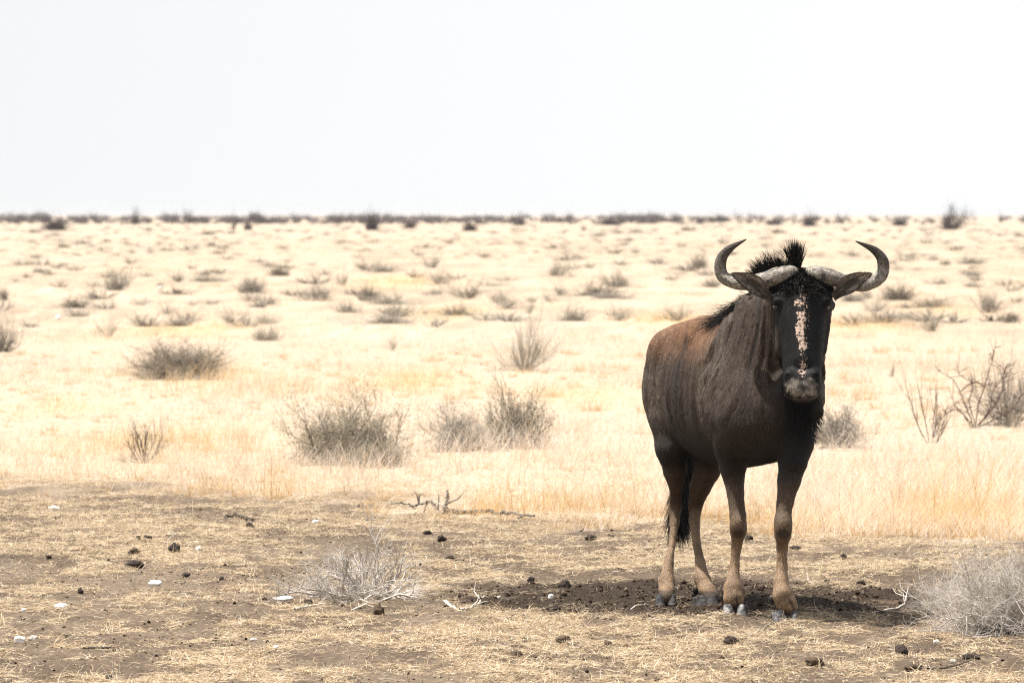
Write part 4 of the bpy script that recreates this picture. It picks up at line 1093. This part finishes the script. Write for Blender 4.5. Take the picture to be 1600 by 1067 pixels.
    # standing out of the scrub line on the horizon
    Z = [(88, 360, 46, 24, 'd', "broad purplish bush standing out low before the horizon scrub"), (211, 351, 16, 28, 'a', "narrow tall dark bush breaking the skyline"),
     (295, 349, 26, 22, 'a', "spreading dark treetop on the skyline between two tall bushes"), (366, 359, 11, 26, 'c', "slim dark bush beside a squat twin before the scrub line"),
     (388, 359, 15, 16, 'd', "squat dark bush right beside the slim one"), (404, 350, 26, 20, 'a', "dark wide crown on the skyline past the slim bush"),
     (581, 360, 26, 32, 'd', "biggest dark round bush in the middle of the skyline"), (640, 357, 22, 16, 'd', "brown bush next along from the biggest round one"), (735, 361, 26, 20, 'd', "brown rounded bush before the middle scrub line"),
     (812, 352, 30, 20, 'a', "dark low crown on the skyline near the middle"), (911, 360, 14, 13, 'e', "small reddish-brown bush below the skyline"),
     (955, 352, 40, 16, 'd', "long dark clump on the skyline behind the wildebeest's back"), (1123, 347, 38, 14, 'd', "flat dark clump on the skyline above the left horn"), (1210, 352, 30, 10, 'd', "low dark clump on the skyline above the mane tuft"),
     (1265, 354, 26, 25, 'd', "dark round bush on the skyline above the wildebeest's forehead"), (1367, 347, 16, 11, 'e', "small dark bush on the skyline above the horn"),
     (1327, 348, 10, 10, 'e', "tiny dark bush on the skyline left of the small one"), (1406, 353, 26, 18, 'd', "squat dark bush on the skyline beyond the right horn"), (1486, 359, 50, 40, 'a', "tallest dark fan-shaped bush breaking the skyline"),
     (1563, 348, 9, 16, 'c', "thin upright bush on the skyline past the tallest one"), (1432, 347, 14, 9, 'e', "tiny dark dot of a bush between the squat and tallest ones")]
    for (a, b, c, d, k, lab) in Z: mid_shrub(a, b, c, d, 'far', k, lab, cat="bush", name="bush")
    # the unnamed small shrubs of the mottled band: individuals, then the rest as one mass
    REF = [(182, 453, "spiky grey bush"), (279, 440, "tiny wispy dark bush"), (392, 457, "rounded dark-footed bush"), (497, 469, "broad soft grey bush"), (575, 469, "round brown-grey bush"), (620, 493, "pale straggly bush"),
           (712, 491, "low yellowish bush"), (686, 443, "arching grey bush"), (118, 480, "dark ragged shrub"), (170, 524, "long golden grass patch"), (412, 531, "flat-topped pale bush"), (615, 546, "small upright pale bush"),
           (782, 473, "small pale round bush"), (349, 388, "darkest flat shrub"), (870, 431, "pale rounded bush"), (965, 448, "fan-shaped grey bush"), (1028, 412, "long flat grey shrub"), (1091, 419, "two-tiered grey bush"),
           (1405, 468, "dark low bush behind the horn"), (1545, 487, "airy grey bush"), (1457, 516, "pale upright bush"), (1520, 412, "wide faint bush"), (676, 418, "pale spreading bush"), (715, 374, "tiny very dark shrub"),
           (88, 360, "broad purplish horizon bush"), (211, 351, "narrow tall skyline bush"), (388, 359, "squat dark horizon bush"), (581, 360, "biggest round skyline bush"), (735, 361, "brown rounded horizon bush"),
           (911, 360, "small reddish-brown horizon bush"), (1265, 354, "round skyline bush above the forehead"), (1486, 359, "tallest fan-shaped skyline bush"), (280, 592, "broad dark dome-shaped bush"), (1150, 385, "left horn tip"), (1350, 385, "right horn tip")]
    r = np.random.default_rng(401); taken = [(m[0], m[1]) for m in M] + [(z[0], z[1]) for z in Z]
    cnt = 0; used = {}; ORD = ["", "second ", "third ", "fourth ", "fifth ", "sixth ", "seventh ", "eighth ", "ninth ", "tenth ", "eleventh ", "twelfth "]
    small = []
    while cnt < 215:
        px = r.uniform(-10, 1610); py = 360 + 150 * r.random() ** 1.9
        if min(abs(px - a) / 2.2 + abs(py - b) * 1.3 for a, b in taken) < 10: continue
        if 1010 < px < 1290 and py > 440: continue
        taken.append((px, py)); cnt += 1; sz = (.35 + .65 * r.random()) * (12 + (py - 335) * .32)
        t = r.choice(['faint', 'grey', 'dark', 'olive'], p=[.36, .38, .18, .08]); k = r.choice(list('efegcb'))
        dd = [((px - a) ** 2 + (3 * (py - b)) ** 2, i) for i, (a, b, _) in enumerate(REF)]; d, i = min(dd); a, b, nm = REF[i]
        side = ("just beyond" if py < b else "just nearer than") if abs(px - a) < 2.0 * abs(py - b) else ("left of" if px < a else "right of")
        small.append((i, side, t, d, px, py, sz, k, nm))
    small.sort(key=lambda q: (q[0], q[1], q[2], q[3]))
    for (i, side, t, d, px, py, sz, k, nm) in small:
        c = used.get((i, side, t), 0); used[i, side, t] = c + 1
        what = {'faint': "faint", 'grey': "grey", 'dark': "dark brown", 'olive': "yellowish"}[t]
        lab = (ORD[c] + "closest " if c else "closest ") + f"little {what} shrub {side} the {nm}"
        mid_shrub(px, py, sz * r.uniform(1.0, 1.8), sz * r.uniform(.32, .55), t, k, lab, "little shrubs dotting the far plain")
    V, Q, _ = proto('e'); parts = []
    for i in range(700):
        py = 349 + 55 * r.random() ** 1.6; px = r.uniform(-60, 1660); gx, gy = G(px, py); s = gy / FPX; w = r.uniform(7, 18) * (1 + (py - 345) * .012) * s; h = w * r.uniform(.25, .5)
        a = r.random() * 6.28; ca, sa = math.cos(a), math.sin(a)
        W = np.stack([V[:, 0] * ca - V[:, 1] * sa, V[:, 0] * sa + V[:, 1] * ca, V[:, 2]], 1) * [w, w, h] * .5 + [gx, gy, 0]
        parts.append((W, Q))
    tag(mk("distant_shrubs", *merge(parts), BM['faint'][0]), "countless faint shrubs mottling the plain below the horizon scrub", "shrubs", kind='stuff')
    parts = []
    for i in range(1700):
        px = r.uniform(-90, 1700); dens = .16 + .84 * (1 - sm(px, 1120, 1250)) * float(np.clip(.5 + 1.0 * vn(px * .022, 3.3, seed=8) + .5 * vn(px * .07, 1.3, seed=18), .28, 1))
        if r.random() > dens: continue
        py = 335 + 6 + 9 * r.random() ** 1.3; gx, gy = G(px, py); s = gy / FPX; w = r.uniform(10, 26) * s; h = r.uniform(6, 14) * s * (.7 + .5 * float(vn(px * .03, 1.1, seed=4) > 0))
        h = min(h, 6.0); a = r.random() * 6.28; ca, sa = math.cos(a), math.sin(a)
        W = np.stack([V[:, 0] * ca - V[:, 1] * sa, V[:, 0] * sa + V[:, 1] * ca, V[:, 2]], 1) * [w * .5, w * .5, h] + [gx, gy, 0]
        parts.append((W, Q))
    tag(mk("horizon_scrub", *merge(parts), BM['far'][1]), "dark continuous belt of thorn scrub along the horizon", "scrub", kind='stuff')

# ------------------------------------------------------------------ clods, stones, sticks
def lump_mat(name, c, amt=.35):
    m, n, l, b = node_mat(name)
    nz = n.new("ShaderNodeTexNoise"); nz.inputs['Scale'].default_value = 45; nz.inputs['Detail'].default_value = 5
    tc = n.new("ShaderNodeTexCoord"); l.new(tc.outputs['Object'], nz.inputs['Vector'])
    rp = n.new("ShaderNodeValToRGB"); rp.color_ramp.elements[0].position = .35; rp.color_ramp.elements[1].position = .65
    rp.color_ramp.elements[0].color = (*[x * (1 - amt) for x in c], 1); rp.color_ramp.elements[1].color = (*[min(x * (1 + amt), .9) for x in c], 1)
    l.new(nz.outputs['Fac'], rp.inputs['Fac']); l.new(rp.outputs[0], b.inputs['Base Color'])
    bp = n.new("ShaderNodeBump"); bp.inputs['Distance'].default_value = .004; l.new(nz.outputs['Fac'], bp.inputs['Height']); l.new(bp.outputs[0], b.inputs['Normal'])
    b.inputs['Roughness'].default_value = .9
    return m
LM = {'dung': lump_mat("dry_dung", (.030, .019, .013)), 'brown': lump_mat("brown_dung", (.075, .048, .028)), 'white': lump_mat("white_calcrete", (.80, .77, .72), .08), 'tan': lump_mat("pale_calcrete", (.55, .50, .43), .15)}

def lump(px, py, w, h, kind, label, seed, name):
    gx, gy = G(px, py - h * .12); s = gy / FPX; r = w * s / 2
    V, Q = rock(seed, r, squash=h / w * 1.15, rough=.42 if kind in ('dung', 'brown') else .26, nu=22, nv=14)
    o = mk(name, V, Q, LM[kind], smooth=(kind != 'brown'))
    z = float(ground_h(np.array(gx), np.array(gy)))
    o.location = (gx, gy, z + h * s * .40); o.rotation_euler = (0, 0, seed * 1.7)
    tag(o, label, "dung clod" if kind in ('dung', 'brown') else "stone")

def stick(path, rad, label, name="stick", tone='pale', h=0.006, branches=0, seed=1):
    """bent fallen stick through pixel points on the ground; a third number lifts a point (pixels)"""
    r = np.random.default_rng(seed); pts = []
    for p in path:
        gx, gy = G(p[0], p[1]); z = float(ground_h(np.array(gx), np.array(gy))) + h + (p[2] if len(p) > 2 else 0) * gy / FPX
        pts.append((gx, gy, z))
    c = catmull(pts, len(pts) * 5); c = c + r.normal(0, rad * .35, c.shape); rr = np.linspace(rad, rad * .45, len(c) - 1)
    parts = [tubes(c[:-1], c[1:], rr, rr * .95, 6)]
    for b in range(branches):
        i = r.integers(2, len(c) - 2); p = c[i]; L = r.uniform(.03, .09); d = nrm(r.normal(0, 1, 3) + (c[i + 1] - c[i]) * 30 + [0, 0, .4]); q = p + d * L; q[2] = max(q[2], .004)
        q2 = q + nrm(d + r.normal(0, .5, 3)) * L * .6; q2[2] = max(q2[2], .004)
        parts.append(tubes([p, q], [q, q2], [rad * .5, rad * .35], [rad * .35, rad * .15], 4))
    V, Q = merge(parts); loc = np.array(pts[0])
    tag(mk(name, V, Q, BM[tone][0], loc=loc), label, "stick")

if True:
    D = [(272, 865, 20, 15, 'dung', "round black dung clod, roundest of the group on the bare left ground"), (230, 846, 12, 8, 'dung', "small dark clod beside an even smaller one above the round black one"),
     (215, 847, 9, 6, 'dung', "smallest dark clod touching the edge of a slightly bigger one"), (209, 870, 19, 10, 'brown', "crumbly brown clod above the flat black heap"),
     (208, 890, 30, 12, 'dung', "flat black heap-like clod left of the round one"), (75, 874, 8, 6, 'dung', "lone tiny clod far left on bare ground"), (290, 903, 15, 7, 'dung', "flat crumbly clod to the right of the white stone"),
     (346, 908, 9, 6, 'dung', "small lone clod between the white stone and the bleached shrub"), (125, 928, 9, 8, 'dung', "tiny clod above the oval white stone"), (390, 828, 13, 8, 'dung', "dark clod under the end of a dark twig"),
     (337, 1006, 12, 6, 'dung', "flat black clod near two small white stones"), (481, 950, 15, 10, 'dung', "dark clod at the tip of the long white stone"), (690, 849, 13, 9, 'dung', "round dark clod in pale straw behind the bleached shrub"),
     (703, 872, 15, 6, 'dung', "flat dark clod below the round one in pale straw"), (668, 839, 13, 6, 'dung', "low dark clod up left of the round one in straw"), (592, 964, 20, 14, 'brown', "brown fibrous clod in front of the bleached shrub"),
     (508, 981, 8, 6, 'dung', "left of two tiny clods in front of the bleached shrub"), (525, 982, 9, 6, 'dung', "right of two tiny clods in front of the bleached shrub"), (170, 1064, 14, 7, 'dung', "dark clod with a twig at the bottom edge"),
     (1142, 1007, 20, 15, 'dung', "round black clod in front of the pale front hoof"), (1409, 1027, 25, 15, 'dung', "pointed black clod at the lower right"), (1516, 1036, 26, 12, 'dung', "smooth oval dark clod below the big twiggy shrub"),
     (1427, 1046, 30, 11, 'brown', "long crumbly brown clod just below the pointed black one"), (1272, 1045, 30, 13, 'brown', "wide broken brown clod near the bottom edge"), (1318, 877, 13, 9, 'dung', "round dark clod alone on pale ground right of the front leg"),
     (1243, 862, 19, 7, 'dung', "flat dark clod right beside the front knee"), (1170, 850, 14, 9, 'dung', "dark clod seen between the two front legs"), (924, 847, 20, 8, 'dung', "wide dark clod left of a smaller one behind the hind legs"),
     (955, 847, 11, 7, 'dung', "smaller dark clod right of the wide one behind the hind legs"), (830, 911, 12, 9, 'dung', "small round clod at the start of the dark patch"), (882, 919, 19, 15, 'dung', "largest black clod on the left part of the dark patch"),
     (1292, 909, 13, 6, 'dung', "small clod on the back edge of the dark patch"), (1346, 916, 15, 9, 'dung', "dark clod where the dark patch ends near the shrub"), (808, 1031, 18, 10, 'brown', "brown clod low in the middle foreground"),
     (880, 1006, 22, 9, 'brown', "flat brown clod in straw below the dark patch"), (950, 1011, 15, 9, 'brown', "small brown clod right of the flat one in straw"), (1025, 1065, 10, 7, 'dung', "little dark clod on the bottom edge"),
     (870, 955, 14, 7, 'dung', "flat clod inside the dark patch below the largest black one"), (1010, 968, 14, 8, 'dung', "dark clod on the front rim of the dark patch by the hind hoof")]
    for i, (a, b, c, d, k, lab) in enumerate(D): lump(a, b, c, d, k, lab, 500 + i, "dung_clod")
    S = [(242, 915, 24, 10, 'white', "flat white stone between two dark clods on the left"), (95, 952, 22, 10, 'white', "oval white stone on bare ground at far left"), (30, 1012, 19, 11, 'white', "brightest white stone by the left bottom corner"),
     (51, 1005, 15, 8, 'tan', "duller pale stone just behind the brightest corner one"), (36, 956, 8, 6, 'white', "tiny white pebble left of the oval stone"), (310, 861, 12, 9, 'tan', "greyish pale stone right of the round black clod"),
     (443, 940, 30, 9, 'white', "long flat white stone left of the bleached shrub"), (493, 818, 13, 6, 'white', "small white stone behind the bleached shrub"), (85, 794, 18, 8, 'tan', "pale stone at the grass edge far left"),
     (431, 1019, 11, 6, 'white', "small white stone in straw, right of its twin"), (396, 1004, 12, 6, 'tan', "dull pale stone near the flat black clod"), (91, 499, 9, 7, 'white', "white stone far out on the pale grassland at left"),
     (251, 452, 7, 6, 'white', "tiny white stone beside the smallest dark shrub"), (861, 938, 10, 8, 'white', "small white stone lying in the dark patch"), (1464, 1008, 11, 7, 'tan', "pale stone in straw before the big twiggy shrub"), (1490, 1038, 11, 7, 'tan', "pale stone between the oval clod and the long brown one"),
     (780, 938, 8, 5, 'tan', "little pale stone left of the dark patch")]
    for i, (a, b, c, d, k, lab) in enumerate(S): lump(a, b, c, d, k, lab, 600 + i, "stone")
    # dead fallen branch at the grass edge
    stick([(690, 802), (684, 802, 5), (672, 802, 18), (662, 802, 12), (640, 802, 15), (612, 802, 20)], .012, "fallen grey branch with knobbly arms lying at the grass edge", "dead_branch", 'faint', branches=9, seed=3)
    stick([(692, 803), (695, 803, 12), (699, 803, 26), (697, 803, 36)], .014, "short stump-like dead stub standing beside the fallen branch", "dead_stub", 'faint', branches=3, seed=4)
    stick([(697, 806), (728, 804), (762, 804), (800, 807), (835, 812)], .015, "long thin grey stick stretching right from the dead stub", tone='grey', h=.022, branches=4, seed=5)
    stick([(350, 811), (372, 810), (392, 814)], .012, "short dark twig lying on the far side of the bare ground", tone='dark', branches=1, seed=6)
    stick([(600, 995), (630, 993), (662, 990)], .005, "thin straight stick on straw in the middle foreground", branches=2, seed=7)
    stick([(462, 958), (486, 953), (510, 947)], .006, "thin pale stick beside the long white stone", branches=1, seed=8)
    stick([(695, 941), (706, 950), (722, 954), (738, 950), (758, 938)], .008, "forked pale twig right of the bleached shrub", branches=4, seed=9)
    stick([(550, 955), (575, 948), (598, 944)], .006, "pale stick lying in front of the bleached shrub", branches=3, seed=10)
    stick([(130, 1020), (160, 1015), (184, 1012)], .005, "thin brown stick on the left bare ground", tone='dark', branches=1, seed=11)
    stick([(1361, 955), (1390, 951), (1412, 944), (1419, 930, 8)], .006, "pale branch reaching from the shrub over the dark patch", branches=5, seed=12)
    stick([(1164, 1000), (1185, 988), (1208, 974)], .004, "pale straw stalk slanting between the two front hooves", tone='faint', seed=13)
    stick([(1262, 898), (1264, 908), (1272, 912)], .004, "short curved white twig behind the front hoof", seed=14)
    stick([(1452, 962), (1465, 958), (1482, 951)], .007, "thick short pale stick in front of the low shrub", seed=15)
    stick([(1450, 1046), (1480, 1044), (1520, 1038)], .004, "thin brown stalk beside the smooth oval clod", tone='dark', seed=16)
    stick([(985, 955), (1000, 950), (1022, 942)], .004, "thin pale twig on the dark patch behind the hoof", seed=17)
    stick([(820, 1000), (850, 998), (880, 995)], .004, "thin pale twig above the flat brown clod", seed=18)

# ------------------------------------------------------------------ dusty air over the plain
if HAZE:
    V = np.array([[x, y, z] for x in (-16000, 16000) for y in (-16000, 16000) for z in (-1.2, 8.0)], float)
    Q = np.array([[0, 1, 3, 2], [4, 6, 7, 5], [0, 4, 5, 1], [2, 3, 7, 6], [0, 2, 6, 4], [1, 5, 7, 3]])
    hm = bpy.data.materials.new("dusty_air"); hm.use_nodes = True; n, l = hm.node_tree.nodes, hm.node_tree.links
    n.remove(n['Principled BSDF']); pv = n.new("ShaderNodeVolumePrincipled")
    pv.inputs['Color'].default_value = (.97, .97, .98, 1); pv.inputs['Density'].default_value = HAZE
    l.new(pv.outputs[0], n['Material Output'].inputs['Volume'])
    tag(mk("haze", V, Q, hm), kind='stuff')
